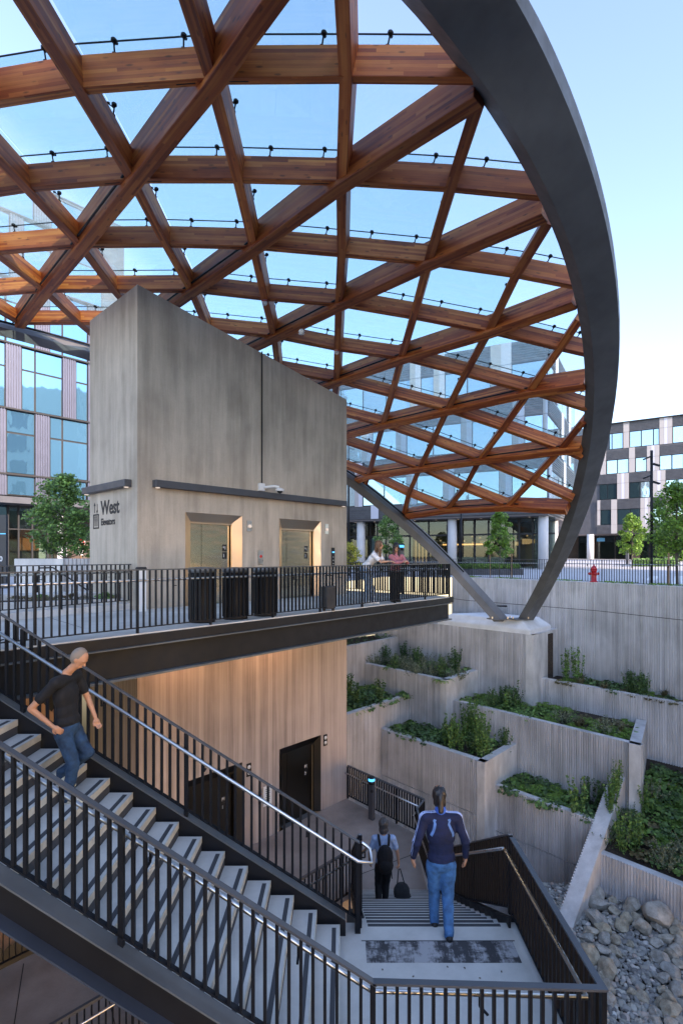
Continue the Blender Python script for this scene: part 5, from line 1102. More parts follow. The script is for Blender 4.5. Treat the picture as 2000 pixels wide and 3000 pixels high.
# concrete seat wall, planting strip and kerbs left of the tower
sw=thing('seat_wall','ribbed light concrete wall with flat top in the planting left of the tower','wall',(-8,16.5,0))
part('ribbed_panel',orient(ribwall((-10.07,16.5),(-5.2,16.5),1.13,0,.4,side=1,pitch=.12,dep=.03).mesh('ribbed_panel',('ribc','smooth'))),sw)
part('smooth_panel',MB().box((-9.3,16.46,.56),(1.5,.06,1.12)).mesh('smooth_panel','smooth'),sw)
pb=[(-9.2,11.0),(-4.95,13.0),(-5.9,14.2),(-11.5,12.2)]
solo('kerb',MB().prism([(-9.6,11.6),(-4.6,13.6),(-4.9,14.3),(-10.1,12.3)],0,.30).mesh('kerb','smooth'),None,None,kind='structure')
solo('kerb',MB().prism([(-9.0,10.2),(-4.55,12.6),(-4.6,12.75),(-9.1,10.4)],0,.22).mesh('kerb','smooth'),None,None,kind='structure')
solo('soil',MB().prism([(-9.1,10.4),(-4.6,12.75),(-4.6,13.6),(-9.6,11.6)],0,.18).mesh('soil','soil'),None,None,kind='structure')
t=thing('handrail','black bent pipe handrail in front of the ribbed seat wall','handrail',(-8.0,15.3,0))
for dx in (0,.42):
    A=px(110,1700,15.3-dx); 
    part('rail_pipe',MB().tube([px(110,1752,15.4-dx),px(110,1675,15.4-dx),px(118,1664,15.4-dx),px(156,1663,15.4-dx),px(255,1728,14.4-dx),px(258,1740,14.4-dx)],.022,8).mesh('rail_pipe','black',True),t)
# plaza details
def stripe(p,q,w,label=None):
    mb=MB(); mb.bar(p,q,w,.004); solo('road_marking',mb.mesh('road_marking','white'),label,None,kind='structure')
stripe(onz(1905,1700,.006),onz(1935,1664,.006),.45); stripe(onz(1985,1716,.006),onz(1990,1685,.006),.5); stripe(onz(1650,1684,.006),onz(1760,1664,.006),.3); stripe(onz(1800,1670,.006),onz(1850,1655,.006),.25)
P=px(1425,1672,31)
solo('bed_edge',MB().box((0,0,.2),(5.2,1.6,.42)).mesh('bed_edge','louver'),'low dark metal planting bed in front of the cafe','planter',(px(1420,1672,33).x,34.5,0))
# ---------------------------------------------------------------- trees and plants
def leafquad(mb,p,s,n,up,mi=0):
    n=n.normalized(); a=n.cross(up); a=a.normalized() if a.length>1e-3 else Vector((1,0,0)); b=n.cross(a)
    mb.face([p-a*s*.45,p-b*s*.55,p+a*s*.45,p+b*s*.75],mi=mi)
rv=lambda r: Vector((r.uniform(-1,1),r.uniform(-1,1),r.uniform(-1,1)))
def tree(name,base,h,crown_z,rx,rz_,nl,leafm,label,cat='tree',group=None,ls=.09,seed=1,trunk=.05,clusters=26,trunkm='bark',lean=0):
    r=random.Random(seed); t=thing(name,label,cat,base,group); b=Vector(base)
    top=b+Vector((lean,0,h*.9)); mid=b.lerp(top,.5)+Vector((r.uniform(-.1,.1),0,0))
    mb=MB(); mb.tube([b,mid,top],[trunk,trunk*.7,trunk*.25],8); cl=[]
    for i in range(clusters):
        z=crown_z+ (h-crown_z)*(i+.5)/clusters; f=(z-crown_z)/(h-crown_z); rad=rx*math.sin(math.pi*min(.97,.16+.84*f))**.75
        a=i*2.4+r.random(); rr=rad*r.uniform(.35,1.0); c=b+Vector((math.cos(a)*rr+lean*z/h,math.sin(a)*rr,z)); cl.append((c,rx*r.uniform(.22,.42)))
        s=b.lerp(top,max(.25,min(.95,(z-rr*.6)/(h*.9)))); mb.tube([s,s.lerp(c,.6)+Vector((0,0,-.03)),c],[trunk*.3,trunk*.18,trunk*.06],4)
    part('trunk',mb.mesh('trunk',trunkm,True),t)
    lb=MB()
    for i in range(nl):
        c,rad=cl[i%len(cl)]; d=rv(r); 
        while d.length>1: d=rv(r)
        p=c+Vector((d.x*rad,d.y*rad,d.z*rad*.7)); leafquad(lb,p,ls*r.uniform(.6,1.25),Vector((r.uniform(-.7,.7),r.uniform(-.9,.4),r.uniform(.1,1))),rv(r))
    part('crown',lb.mesh('crown',leafm),t); return t
tree('young_tree',(px(1140,1640,31).x,31,0),3.75,1.35,.78,1,3800,'leafm','small mid green tree behind the two leaning women',seed=3,trunk=.035,group=None)
tree('young_tree',(px(1462,1640,30).x,30,0),3.65,1.3,.85,1,4200,'leafl','small bright green tree under the canopy edge in front of the cafe',seed=5,trunk=.035)
tree('street_tree',(14.0,22.3,0),4.15,1.4,1.3,1,6500,'leafl','larger loose leafed tree at the right edge behind the fence',seed=8,trunk=.06,clusters=44,ls=.10)
tree('young_tree',(px(1850,1640,45).x,45,.2),4.4,1.3,1.2,1,3200,'leafl','bright green sapling left of the black lamp pole',seed=9,trunk=.06,ls=.14)
tree('street_tree',(px(190,1640,24).x,24,0),4.75,1.4,1.5,1,7000,'leafm','broad green street tree between the glass office block and the tower',seed=11,trunk=.09,clusters=46,ls=.12)
tree('shrub',(px(1025,1640,30).x,30,0),1.9,.5,.75,1,1500,'leafy','yellow green bush just right of the tower',cat='bush',seed=12,trunk=.03,ls=.09)
for i,(u,Y,h,m_) in enumerate(((170,62,7,'leafd'),(215,66,8,'leafm'),(262,60,7,'leafd'),(120,70,8,'leafd'),(1985,70,6,'leafl'),(1790,150,9,'leafd'))):
    P=px(u,1635,Y); tree('background_tree',(P.x,Y,.3),h,1.0,3.2,1,2600,m_,['dark tree far behind the street sign','tree behind the stop sign','dark tree at the left edge of the tower','dark tree deep behind the glass corner','yellowish tree at the far right beyond the shops','distant dark tree between the office blocks'][i],seed=20+i,trunk=.15,ls=.34,clusters=30,group='background trees')
hb=MB(); r=random.Random(4)
for i in range(2600):
    p=Vector((px(1420,1650,33).x+r.uniform(-2.5,2.5),34.5+r.uniform(-.7,.7),.42+r.random()*.3)); leafquad(hb,p,.1,rv(r)+Vector((0,0,1)),rv(r))
solo('hedge',hb.mesh('hedge','leafl'),'low green hedge in the dark bed before the cafe','hedge')
hb=MB()
for i in range(2600):
    u=r.uniform(1850,1985); Y=r.uniform(50,56); p=px(u,1640,Y); p.z=.25+r.random()*.75; leafquad(hb,p,.17,rv(r)+Vector((0,0,1)),rv(r))
solo('hedge',hb.mesh('hedge','leafm'),'loose hedge beyond the black pole at the right','hedge')
# weeds on the ring wall top (uncountable)
gb=MB()
for i in range(2600):
    k=r.randrange(1,len(RING)-1); f=r.random(); a,b=Vector((*RING[k],0)),Vector((*RING[k+1],0)); d=(b-a).normalized(); n=Vector((d.y,-d.x,0)); p=a.lerp(b,f)+n*r.uniform(.02,.55)
    if noise.noise(p*.9)<-.05: continue
    leafquad(gb,p+Vector((0,0,.07+r.random()*.06)),.05,rv(r)+Vector((0,0,.6)),rv(r))
solo('ground_cover',gb.mesh('ground_cover','leafl'),None,None,kind='stuff')
# plant prototypes, built once and copied
def fern(r,n=13,L=.5):
    mb=MB()
    for i in range(n):
        a=2*math.pi*i/n+r.uniform(-.2,.2); l=L*r.uniform(.7,1.1); d=Vector((math.cos(a),math.sin(a),0)); s=Vector((-d.y,d.x,0)); N_=11
        for k in range(1,N_):
            f=k/N_; p=d*l*f*(1-.15*f)+Vector((0,0,l*(1.25*f-1.15*f*f))); w=l*.26*math.sin(math.pi*(f*.85+.12)); f2=(k+.8)/N_; q=d*l*f2*(1-.15*f2)+Vector((0,0,l*(1.25*f2-1.15*f2*f2)))
            for sg in (1,-1): mb.face([p,p+s*sg*w+d*w*.35-Vector((0,0,w*.25)),q])
    return mb
def leafy(r,n=70,rad=.34,h=.2,s=.11):
    mb=MB()
    for i in range(n):
        a=r.random()*6.28; q=rad*math.sqrt(r.random()); p=Vector((math.cos(a)*q,math.sin(a)*q,h*(1-.6*(q/rad)**2)*r.uniform(.5,1.1)+.03)); nn=Vector((math.cos(a)*q*1.2,math.sin(a)*q*1.2,.6))+rv(r)*.35
        nn.normalize(); u_=nn.cross(Vector((0,0,1))); u_=u_.normalized() if u_.length>.01 else Vector((1,0,0)); v_=nn.cross(u_); ss=s*r.uniform(.6,1.2)
        mb.face([p+u_*math.cos(k*1.2566)*ss*.55+v_*math.sin(k*1.2566)*ss*.55*(1.25 if k==0 else 1) for k in range(5)])
    return mb
def upright(r,n=16,h=.8,rad=.22,s=.06,dens=26):
    mb=MB()
    for i in range(n):
        a=r.random()*6.28; q=rad*r.random(); hh=h*r.uniform(.55,1.08); b=Vector((math.cos(a)*q*.5,math.sin(a)*q*.5,0)); t_=Vector((math.cos(a)*q*1.4,math.sin(a)*q*1.4,hh)); mb.tube([b,t_],[.006,.003],3)
        for k in range(dens):
            f=.15+.85*k/dens; p=b.lerp(t_,f)+rv(r)*.035; leafquad(mb,p,s*r.uniform(.7,1.2),rv(r)+Vector((0,0,.5)),rv(r))
    return mb
def spiky(r,n=46,h=.45):
    mb=MB()
    for i in range(n):
        a=r.random()*6.28; l=h*r.uniform(.6,1.1); d=Vector((math.cos(a),math.sin(a),0)); s=Vector((-d.y,d.x,0))*.014; t_=r.uniform(.2,.9)
        p1=d*l*t_*.45+Vector((0,0,l*.7)); p2=d*l*t_+Vector((0,0,l*(1-.45*t_))); mb.face([-s,s,p1+s,p1-s]); mb.face([p1-s,p1+s,p2])
    return mb
pr=random.Random(31); PROTO={}
for i in range(3):
    PROTO['fern',i]=fern(pr).mesh('fern','leafl'); PROTO['leafy_plant',i]=leafy(pr).mesh('leafy_plant','leafm'); PROTO['dark_leafy_plant',i]=leafy(pr,80,.32,.24,.09).mesh('dark_leafy_plant','leafd')
    PROTO['upright_shrub',i]=upright(pr).mesh('upright_shrub','leafd'); PROTO['grey_shrub',i]=upright(pr,26,.55,.42,.045,22).mesh('grey_shrub','leafg'); PROTO['grass_tuft',i]=spiky(pr).mesh('grass_tuft','leafb')
    PROTO['tall_weed',i]=upright(pr,9,1.15,.2,.07,26).mesh('tall_weed','leafm')
    PROTO['brown_heuchera',i]=leafy(pr,60,.26,.16,.10).mesh('brown_heuchera','leafb')
NAMES={'fern':('fern','bright arching fern'),'leafy_plant':('leafy_plant','mid green broad leafed plant'),'dark_leafy_plant':('leafy_plant','dark green broad leafed plant'),'upright_shrub':('shrub','dark upright shrub'),'grey_shrub':('shrub','grey green bushy shrub'),'grass_tuft':('grass_tuft','brown grassy tuft'),'tall_weed':('tall_weed','tall thin weed'),'brown_heuchera':('leafy_plant','brownish leafed low plant')}
CATS={'fern':'fern','leafy_plant':'plant','dark_leafy_plant':'plant','upright_shrub':'shrub','grey_shrub':'shrub','grass_tuft':'grass','tall_weed':'weed','brown_heuchera':'plant'}
PL=[]
def plant(kind,p,where,s=1.0):
    n,l=NAMES[kind]; me=PROTO[kind,pr.randrange(3)]; key=where; PL.append((kind,where,p)); return solo(n,me,f'{l} {where}',CATS[kind],p,f'{l}s {where}',rz=pr.random()*6.28,scale=s*pr.uniform(.85,1.15))
def inpoly(x,y,P):
    c=False; n=len(P)
    for i in range(n):
        x1,y1=P[i];x2,y2=P[(i+1)%n]
        if (y1>y)!=(y2>y) and x<(x2-x1)*(y-y1)/(y2-y1)+x1: c=not c
    return c
def scatter(poly,z,mix,n,where,s=1.0,mind=.28,inset=.18,vis=None):
    xs=[p[0] for p in poly]; ys=[p[1] for p in poly]; pts=[]; tries=0; cx_=sum(xs)/len(xs); cy2=sum(ys)/len(ys)
    poly2=[(x+(cx_-x)*inset/max(.5,math.hypot(x-cx_,y-cy2)),y+(cy2-y)*inset/max(.5,math.hypot(x-cx_,y-cy2))) for x,y in poly]
    kinds=[k for k,w in mix for _ in range(w)]
    while len(pts)<n and tries<n*60:
        tries+=1; x=pr.uniform(min(xs),max(xs)); y=pr.uniform(min(ys),max(ys))
        if not inpoly(x,y,poly2): continue
        if any((x-a)**2+(y-b)**2<mind*mind for a,b in pts): continue
        zz=z(x,y) if callable(z) else z
        u=1000+x/y*F
        if u>2060 or (vis and not vis(x,y)): continue
        pts.append((x,y)); plant(pr.choice(kinds),(x,y,zz),where,s)
def mats_cover(poly,z,n,m,s=.07,h=.12,seed=1,thr=-.1):
    r=random.Random(seed); xs=[p[0] for p in poly]; ys=[p[1] for p in poly]; mb=MB(); 
    for i in range(n):
        x=r.uniform(min(xs),max(xs)); y=r.uniform(min(ys),max(ys))
        if not inpoly(x,y,poly) or 1000+x/y*F>2060: continue
        if noise.noise(Vector((x*1.4,y*1.4,seed)))<thr: continue
        zz=z(x,y) if callable(z) else z
        leafquad(mb,Vector((x,y,zz+.02+r.random()*h)),s*r.uniform(.6,1.3),rv(r)*.6+Vector((0,0,1)),rv(r))
    if mb.f: solo('ground_cover',mb.mesh('ground_cover',m),None,None,kind='stuff')
BP2=[A2,B2,C2,(3.1,28.6)]; scatter(BP2,-4.3,[('grey_shrub',6),('upright_shrub',2),('fern',1),('leafy_plant',2)],27,'in the upper left planter',1.25,.42)
mats_cover(BP2,-4.3,2100,'leafd',seed=2)
BP0=[ed(PC,1.8),(7.3,27.6),(3.4,33),ed(PC,8.2)]; scatter([ed(PC,5.3),(5.0,29.3),(3.4,33),ed(PC,8.2)],-2.3,[('grey_shrub',5),('fern',1),('leafy_plant',1)],22,'in the small bed under the tilted edge beam',1.2,.4); mats_cover(BP0,-2.3,1500,'leafm',seed=3)
BW=[P2(W1b,DR,-6),W1b,(2.0,30.5),(-3.8,26)]; mats_cover(BW,-3.3,2400,'leafd',.09,.3,4,-.4)
BP3=[(.1,21.3),(3.09,24.46),A2,(-.2,24.2)]; scatter(BP3,-5.35,[('dark_leafy_plant',3),('leafy_plant',3),('fern',1),('upright_shrub',1)],26,'in the leftmost bed by the tower',1.25,.4); mats_cover(BP3,-5.35,2100,'leafd',seed=5)
BP4=[A4,B4,C4,(4.8,23.2),(3.1,24.3)]
# trailing green carpet on the left of the big planter, tall weeds on its right
scatter([(1.9,22.9),(3.6,21.0),(4.6,22.3),(3.1,24.1)],-6.38,[('leafy_plant',3),('dark_leafy_plant',4)],26,'in the left half of the big low planter',1.15,.3)
scatter([(3.8,20.8),(5.1,19.4),(6.7,21.0),(5.0,22.9)],-6.38,[('tall_weed',5),('leafy_plant',2),('brown_heuchera',1),('upright_shrub',2)],18,'in the right half of the big low planter',1.15,.35)
mats_cover(BP4,-6.38,2700,'leafm',.08,.16,6,-.05)
BP5=[A5,B5,(11.2,19.9),(8.9,23.4),(8.2,22.95),(6.4,24.9)]
scatter([(5.1,23.3),(7.6,20.6),(8.6,22.6),(6.5,24.6)],-5.27,[('leafy_plant',5),('fern',3),('dark_leafy_plant',3),('upright_shrub',1)],26,'in the left half of the long middle planter',1.1,.32)
scatter([(7.7,20.4),(9.7,18.2),(11.1,19.9),(8.9,23.0)],-5.27,[('fern',4),('grass_tuft',2),('brown_heuchera',3),('grey_shrub',2),('leafy_plant',1)],26,'in the right half of the long middle planter',1.1,.34)
mats_cover(BP5,-5.27,1500,'leafm',.08,.12,7,.0); mats_cover([(5.1,23.2),(7.4,20.7),(7.9,21.4),(5.7,23.9)],-5.27,2280,'leafm',.09,.2,8,-.5)
BR=[(9.3,23.2),(12.6,19.5),(13.2,19.4),(12.0,22.4),(10.6,23.9)]; scatter(BR,-4.35,[('upright_shrub',2),('brown_heuchera',4),('fern',2),('dark_leafy_plant',2),('grass_tuft',1)],40,'in the right hand planter below the ring wall',1.1,.3)
mats_cover(BR,-4.35,1500,'leafb',.08,.1,9,0)
for (u,v) in ((1655,1985),(1690,1990)): 
    P=onz(u,v+10,-4.35); plant('tall_weed',(P.x,P.y,P.z),'at the left end of the right hand planter',1.25)
for (u,v,k) in ((1492,2056,'upright_shrub'),(1530,2062,'upright_shrub'),(1588,2070,'fern'),(1410,2048,'fern'),(1775,2155,'grey_shrub'),(1830,2125,'fern')):
    P=onz(u,v,-5.27); plant(k,tuple(P),'rooted right against the wall of the middle planter',1.1)
BP6=[A6,B6,(9.1,18.3),(7.05,21.1)]; scatter(BP6,-7.45,[('dark_leafy_plant',4),('leafy_plant',3),('fern',1),('tall_weed',1),('upright_shrub',1)],24,'in the low planter beside the sloping wall',1.15,.38); mats_cover(BP6,-7.45,2100,'leafd',.08,.16,10,-.1)
P=onz(1605,2335,-7.45); plant('fern',tuple(P),'in the centre of the low planter, the biggest of them',1.9)
for i in range(7):
    P=onz(1500+i*5,2290+i*3,-7.45); 
for (u,v,z) in ((1290,2110,-6.38),(1390,2190,-6.38),(1400,2160,-6.38),(1485,2160,-6.38)): P=onz(u,v,z); plant('tall_weed',tuple(P),'standing high above the big low planter',1.55)
BG=[(9.0,17.9),(8.0,16.75),(11.6,12.6),(13.6,15.0),(12.6,18.0),(11.5,19.9),(9.9,17.9)]
scatter(BG,GS,[('leafy_plant',6),('fern',3),('dark_leafy_plant',4),('grey_shrub',2),('brown_heuchera',2),('tall_weed',1)],120,'on the overgrown slope above the boulders',1.1,.3)
mats_cover(BG,GS,8400,'leafm',.07,.2,12,-.25)
for (u,v) in ((1640,2480),(1745,2440),(1760,2465),(1735,2425),(1780,2400),(1700+60,2500)): 
    Y=16.2; P=px(u,v,17.0); 
for i in range(7):
    P=P2(D0,DDr,.6+i*.16,-6.26-.545*(.6+i*.16)); plant('tall_weed',(P.x+.42,P.y-.05,P.z-.1),'spilling over the top of the sloping wall',.8)
# strip of low brown plants by the kerb left of the tower
scatter([(-9.1,10.5),(-4.9,12.7),(-4.9,13.4),(-9.4,11.5)],.18,[('brown_heuchera',4),('grass_tuft',2),('leafy_plant',1)],26,'in the kerbed strip left of the tower',.6,.2,.05)
def relabel():
    import collections
    bs=collections.defaultdict(list)
    for o in sc.objects:
        if o.get('group') and o.get('category') in CATS.values() and o.type=='MESH': bs[o['label']].append(o)
    for lab,os_ in bs.items():
        if len(os_)<2: continue
        rest=' '.join(lab.split())
        us=sorted(o.location.x/o.location.y for o in os_); 
        os_.sort(key=lambda o:o.location.x/o.location.y); n=len(os_)
        for i,o in enumerate(os_):
            f=i/(n-1); h='leftmost' if i==0 else 'rightmost' if i==n-1 else 'left of centre' if f<.4 else 'right of centre' if f>.6 else 'central'
            if 0<i<n-1: 
                near=o.location.length<sum(q.location.length for q in os_)/n; h=('near ' if near else 'far ')+('left' if f<.33 else 'right' if f>.67 else 'middle')
            o['label']=h+' '+rest
relabel()
# ---------------------------------------------------------------- boulders and pebbles
def boulder(seed,sub=3):
    r=random.Random(seed); bm=bmesh.new(); bmesh.ops.create_icosphere(bm,subdivisions=sub,radius=.5)
    o=Vector((r.uniform(0,50),r.uniform(0,50),seed)); cuts=[rv(r).normalized() for _ in range(9)]
    for v in bm.verts:
        p=v.co.copy(); d=p.normalized(); q=p.copy()
        for c in cuts:
            k=q.dot(c)-.31
            if k>0: q-=c*k*.97
        q*=1+.16*noise.noise(d*1.3+o)+.07*noise.noise(d*4+o); v.co=Vector((q.x*r.uniform(1,1),q.y*.85,q.z*.68))
    me=bpy.data.meshes.new('boulder'); bm.to_mesh(me); bm.free(); me.materials.append(M['rock']); me.polygons.foreach_set('use_smooth',[True]*len(me.polygons))
    try: me.set_sharp_from_angle(angle=math.radians(24))
    except Exception: pass
    return me
BO=[boulder(100+i) for i in range(10)]
BL="600,270,150;590,380,205;770,345,105;760,450,145;980,410,185;1240,500,330;570,540,230;930,560,150;1040,540,125;1480,620,165;1110,650,205;1270,635,160;850,640,170;720,590,100;1490,720,175;1340,700,105;640,680,185;495,700,165;460,770,145;650,780,155;780,800,150;1380,790,145;1530,820,135;960,850,95;1240,830,150;1470,910,165;505,940,250;630,910,150;785,925,155;1320,1000,180;1440,975,150;1222,1030,85;770,1045,180;1530,1080,145;700,1140,240;1420,1165,190;1330,1235,175;1480,1240,110;640,1200,115;690,1330,185;1500,1380,190;1320,1380,130;1400,1480,190;1420,1590,225;1300,1520,125;1545,1540,110;710,1490,170;640,1640,150;1240,1620,155;1100,1440,165;985,1400,120;1420,1730,145;1260,1730,135;1545,1730,130;690,1730,90;1060,1740,85"
occ=[]
desc=['at the foot of the ribbed wall','beside the sloping wall','among the boulders']
bl=[tuple(map(float,s.split(','))) for s in BL.split(';')]
br=random.Random(5)
for i,(zx,zy,w) in enumerate(bl):
    u,v=1600+zx*.2551,2550+zy*.2551; Y=(EYE+8.8)*F/(v-HZ); D_=math.hypot(Y,10)/1.0; s=w*.2551/F*Y*1.16
    P=onz(u,v,-9.0+s*.28); occ.append((P.x,P.y,s*.42))
    side='left' if zx<700 else ('right' if zx>1150 else 'middle'); row='back' if zy<600 else ('front' if zy>1250 else 'middle row')
    size='large' if w>=180 else ('medium' if w>=125 else 'small')
    solo('boulder',BO[i%10],f'{size} rough granite boulder in the {row} of the rock bed, {side} side','boulder',tuple(P),f'{size} boulders, {row}, {side} of the rock bed',rz=(br.uniform(-.25,.25),br.uniform(-.25,.25),br.random()*6.28),scale=(s*br.uniform(1.0,1.2),s*br.uniform(.95,1.15),s*br.uniform(1.0,1.25)))
def pebmesh(sub=2):
    bm=bmesh.new(); bmesh.ops.create_icosphere(bm,subdivisions=sub,radius=.5); 
    for v in bm.verts: v.co=Vector((v.co.x*(1+.1*v.co.y),v.co.y*.72,v.co.z*.5))
    me=bpy.data.meshes.new('pebble'); bm.to_mesh(me); bm.free(); me.materials.append(M['pebble']); me.polygons.foreach_set('use_smooth',[True]*len(me.polygons)); return me
PM=pebmesh(); pv=[v.co.copy() for v in PM.vertices]; pf=[tuple(p.vertices) for p in PM.polygons]
cand=[]; pp=random.Random(9)
x=4.0
grid=.098
yy=8.4
while yy<16.6:
    x=.36*yy
    while x<.70*yy:
        X_,Y_=x+pp.uniform(-.03,.03),yy+pp.uniform(-.03,.03)
        if ((X_-7.7)*.745+(Y_-16.4)*.667)<.2 and not any((X_-a)**2+(Y_-b)**2<(c*.75)**2 for a,b,c in occ): cand.append((X_,Y_))
        x+=grid
    yy+=grid*.8
cand.sort(key=lambda c:math.hypot(c[0],c[1])); inview=[c for c in cand if 1000+c[0]/c[1]*F<2010 and HZ+10.2/c[1]*F<3010 and 1000+c[0]/c[1]*F>1765]
rest=MB(); inset_=set(inview[:300])
for c in cand:
    s=pp.uniform(.085,.17) if pp.random()<.8 else pp.uniform(.17,.24); z=-8.99+pp.uniform(0,.05); rz=pp.random()*3.14
    if c in inset_:
        solo('pebble',PM,'smooth river pebble in the near part of the rock bed','pebble',(c[0],c[1],z),'river pebbles between the boulders',rz=(pp.uniform(-.3,.3),pp.uniform(-.3,.3),rz),scale=(s,s*pp.uniform(.85,1.1),s))
    else:
        mt=Matrix.Rotation(rz,3,'Z')@Matrix.Rotation(pp.uniform(-.3,.3),3,'X'); b=len(rest.v); rest.v+=[tuple(mt@(v*s)+Vector((c[0],c[1],z))) for v in pv]
        rest.f+=[tuple(b+i for i in f) for f in pf]
rest.uv=[None]*len(rest.f); rest.mi=[0]*len(rest.f)
solo('pebbles',rest.mesh('pebbles','pebble',True),None,None,kind='stuff')
# lattice screen below the deck at the left
ltc=thing('lattice_screen','tan lattice screen of crossing boards in the dark space below the deck','screen',(-6.4,10.2,-6.5))
def lp(s,z): return Vector((-6.6-DR[0]*s,10.6-DR[1]*s+.0,z))
for i in range(-8,16):
    for sg in (1,-1):
        s0=i*.8; z0_=-6.5; z1_=-.7; H_=z1_-z0_; a=[s0,z0_]; b=[s0+sg*H_*.75,z1_]
        pts=[(a[0]+(b[0]-a[0])*k/40,a[1]+(b[1]-a[1])*k/40) for k in range(41)]; pts=[p for p in pts if -1.2<=p[0]<=8]
        if len(pts)>1: part('lattice_board',MB().bar(lp(*pts[0])+Vector((*ND,0))*.02*sg,lp(*pts[-1])+Vector((*ND,0))*.02*sg,.03,.2,up=(0,0,1)).mesh('lattice_board','lattice'),ltc)
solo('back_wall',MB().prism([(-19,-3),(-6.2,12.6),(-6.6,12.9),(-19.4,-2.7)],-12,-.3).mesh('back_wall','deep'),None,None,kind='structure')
# two warm lamps fixed under the deck wash the lower wall, as the photograph shows
for i,tt in enumerate((.9,3.6)):
    p=wall(tt,-.42,.95); t=thing('deck_lamp',['warm lamp under the deck near the tower corner','warm lamp under the deck between the elevators'][i],'lamp',p); part('lamp_body',MB().lathe([(.07,0),(.07,.22)],tuple(p),12).mesh('lamp_body','black'),t)
    l=bpy.data.lights.new('deck_lamp_light','SPOT'); l.energy=20; l.color=(1,.55,.32); l.spot_size=2.3; l.spot_blend=1; l.shadow_soft_size=.2
    lo=bpy.data.objects.new('deck_lamp_light',l); COL.objects.link(lo); lo.parent=t; lo.location=(0,0,-.05); lo.rotation_euler=Vector((-(-ND[0]),-(-ND[1]),.9)).to_track_quat('Z','Y').to_euler()

# a few fallen leaves on the stairs and landing
lr=random.Random(77); lm=MB().box((0,0,0),(.022,.014,.003)).mesh('fallen_leaf','bark')
for i,(u,v,z) in enumerate(((1120,2840,LZ),(1310,2832,LZ),(1468,2846,LZ),(1360,2835,LZ),(1210,2860,LZ),(1405,2865,LZ))):
    p=onz(u,v,z+.008); solo('fallen_leaf',lm,'tiny brown fallen leaf on the pale landing in front of the grip mat','leaf',tuple(p),'fallen leaves on the landing',rz=lr.random()*6)
# ---------------------------------------------------------------- people
def vox(mb,m,size,name,smooth=6):
    me=mb.mesh(name,m); o=bpy.data.objects.new('tmp',me); COL.objects.link(o)
    md=o.modifiers.new('r','REMESH'); md.mode='VOXEL'; md.voxel_size=size; md.use_smooth_shade=True
    s=o.modifiers.new('s','SMOOTH'); s.factor=.5; s.iterations=smooth
    dg=bpy.context.evaluated_depsgraph_get(); me2=bpy.data.meshes.new_from_object(o.evaluated_get(dg)); bpy.data.objects.remove(o); me2.name=name
    me2.materials.clear(); me2.materials.append(M[m]); me2.polygons.foreach_set('use_smooth',[True]*len(me2.polygons)); return me2
def cap(mb,p,q,r0,r1,n=12,flat=None):
    p,q=Vector(p),Vector(q); t=(q-p).normalized(); pts=[];rs=[]
    for k in range(5):
        a=math.pi/2*(1-k/4); pts.append(p-t*r0*math.sin(a)*.98); rs.append(max(.002,r0*math.cos(a)))
    for k in range(5):
        a=math.pi/2*k/4; pts.append(q+t*r1*math.sin(a)*.98); rs.append(max(.002,r1*math.cos(a)))
    mb.tube(pts,rs,n)
def ell(mb,c,r,ax=None,n=14):
    c=Vector(c); b=len(mb.v); ax=ax or (Vector((1,0,0)),Vector((0,1,0)),Vector((0,0,1)))
    for i in range(1,8):
        th=math.pi*i/8
        for k in range(n):
            ph=2*math.pi*k/n; mb.v.append(tuple(c+ax[0]*r[0]*math.sin(th)*math.cos(ph)+ax[1]*r[1]*math.sin(th)*math.sin(ph)+ax[2]*r[2]*math.cos(th)))
    for i in range(6):
        for k in range(n):
            k2=(k+1)%n; mb.f.append((b+i*n+k,b+(i+1)*n+k,b+(i+1)*n+k2,b+i*n+k2)); mb.uv.append(None); mb.mi.append(0)
    mb.f.append(tuple(b+k for k in range(n))); mb.uv.append(None); mb.mi.append(0)
    mb.f.append(tuple(b+6*n+k for k in reversed(range(n)))); mb.uv.append(None); mb.mi.append(0)
def frame(f,up_=Vector((0,0,1))):
    f=Vector(f).normalized(); s=f.cross(up_).normalized(); return s,f,s.cross(f)     # right, forward, up
def head(mb,c,face,up_=Vector((0,0,1)),s=1):
    r_,f,u=frame(face,up_); c=Vector(c); ax=(r_,f,u)
    ell(mb,c+u*.02*s,(.074*s,.095*s,.108*s),ax,18); ell(mb,c-u*.055*s+f*.022*s,(.055*s,.06*s,.06*s),ax); cap(mb,c+f*.088*s+u*.012*s,c+f*.108*s-u*.022*s,.008*s,.015*s,8)
    ell(mb,c+f*.083*s-u*.055*s,(.024*s,.013*s,.009*s),ax); 
    for sg in (1,-1): ell(mb,c+r_*sg*.076*s-u*.0*s,(.010*s,.018*s,.030*s),ax,8); ell(mb,c+r_*sg*.03*s+f*.082*s+u*.03*s,(.022*s,.012*s,.008*s),ax,8)
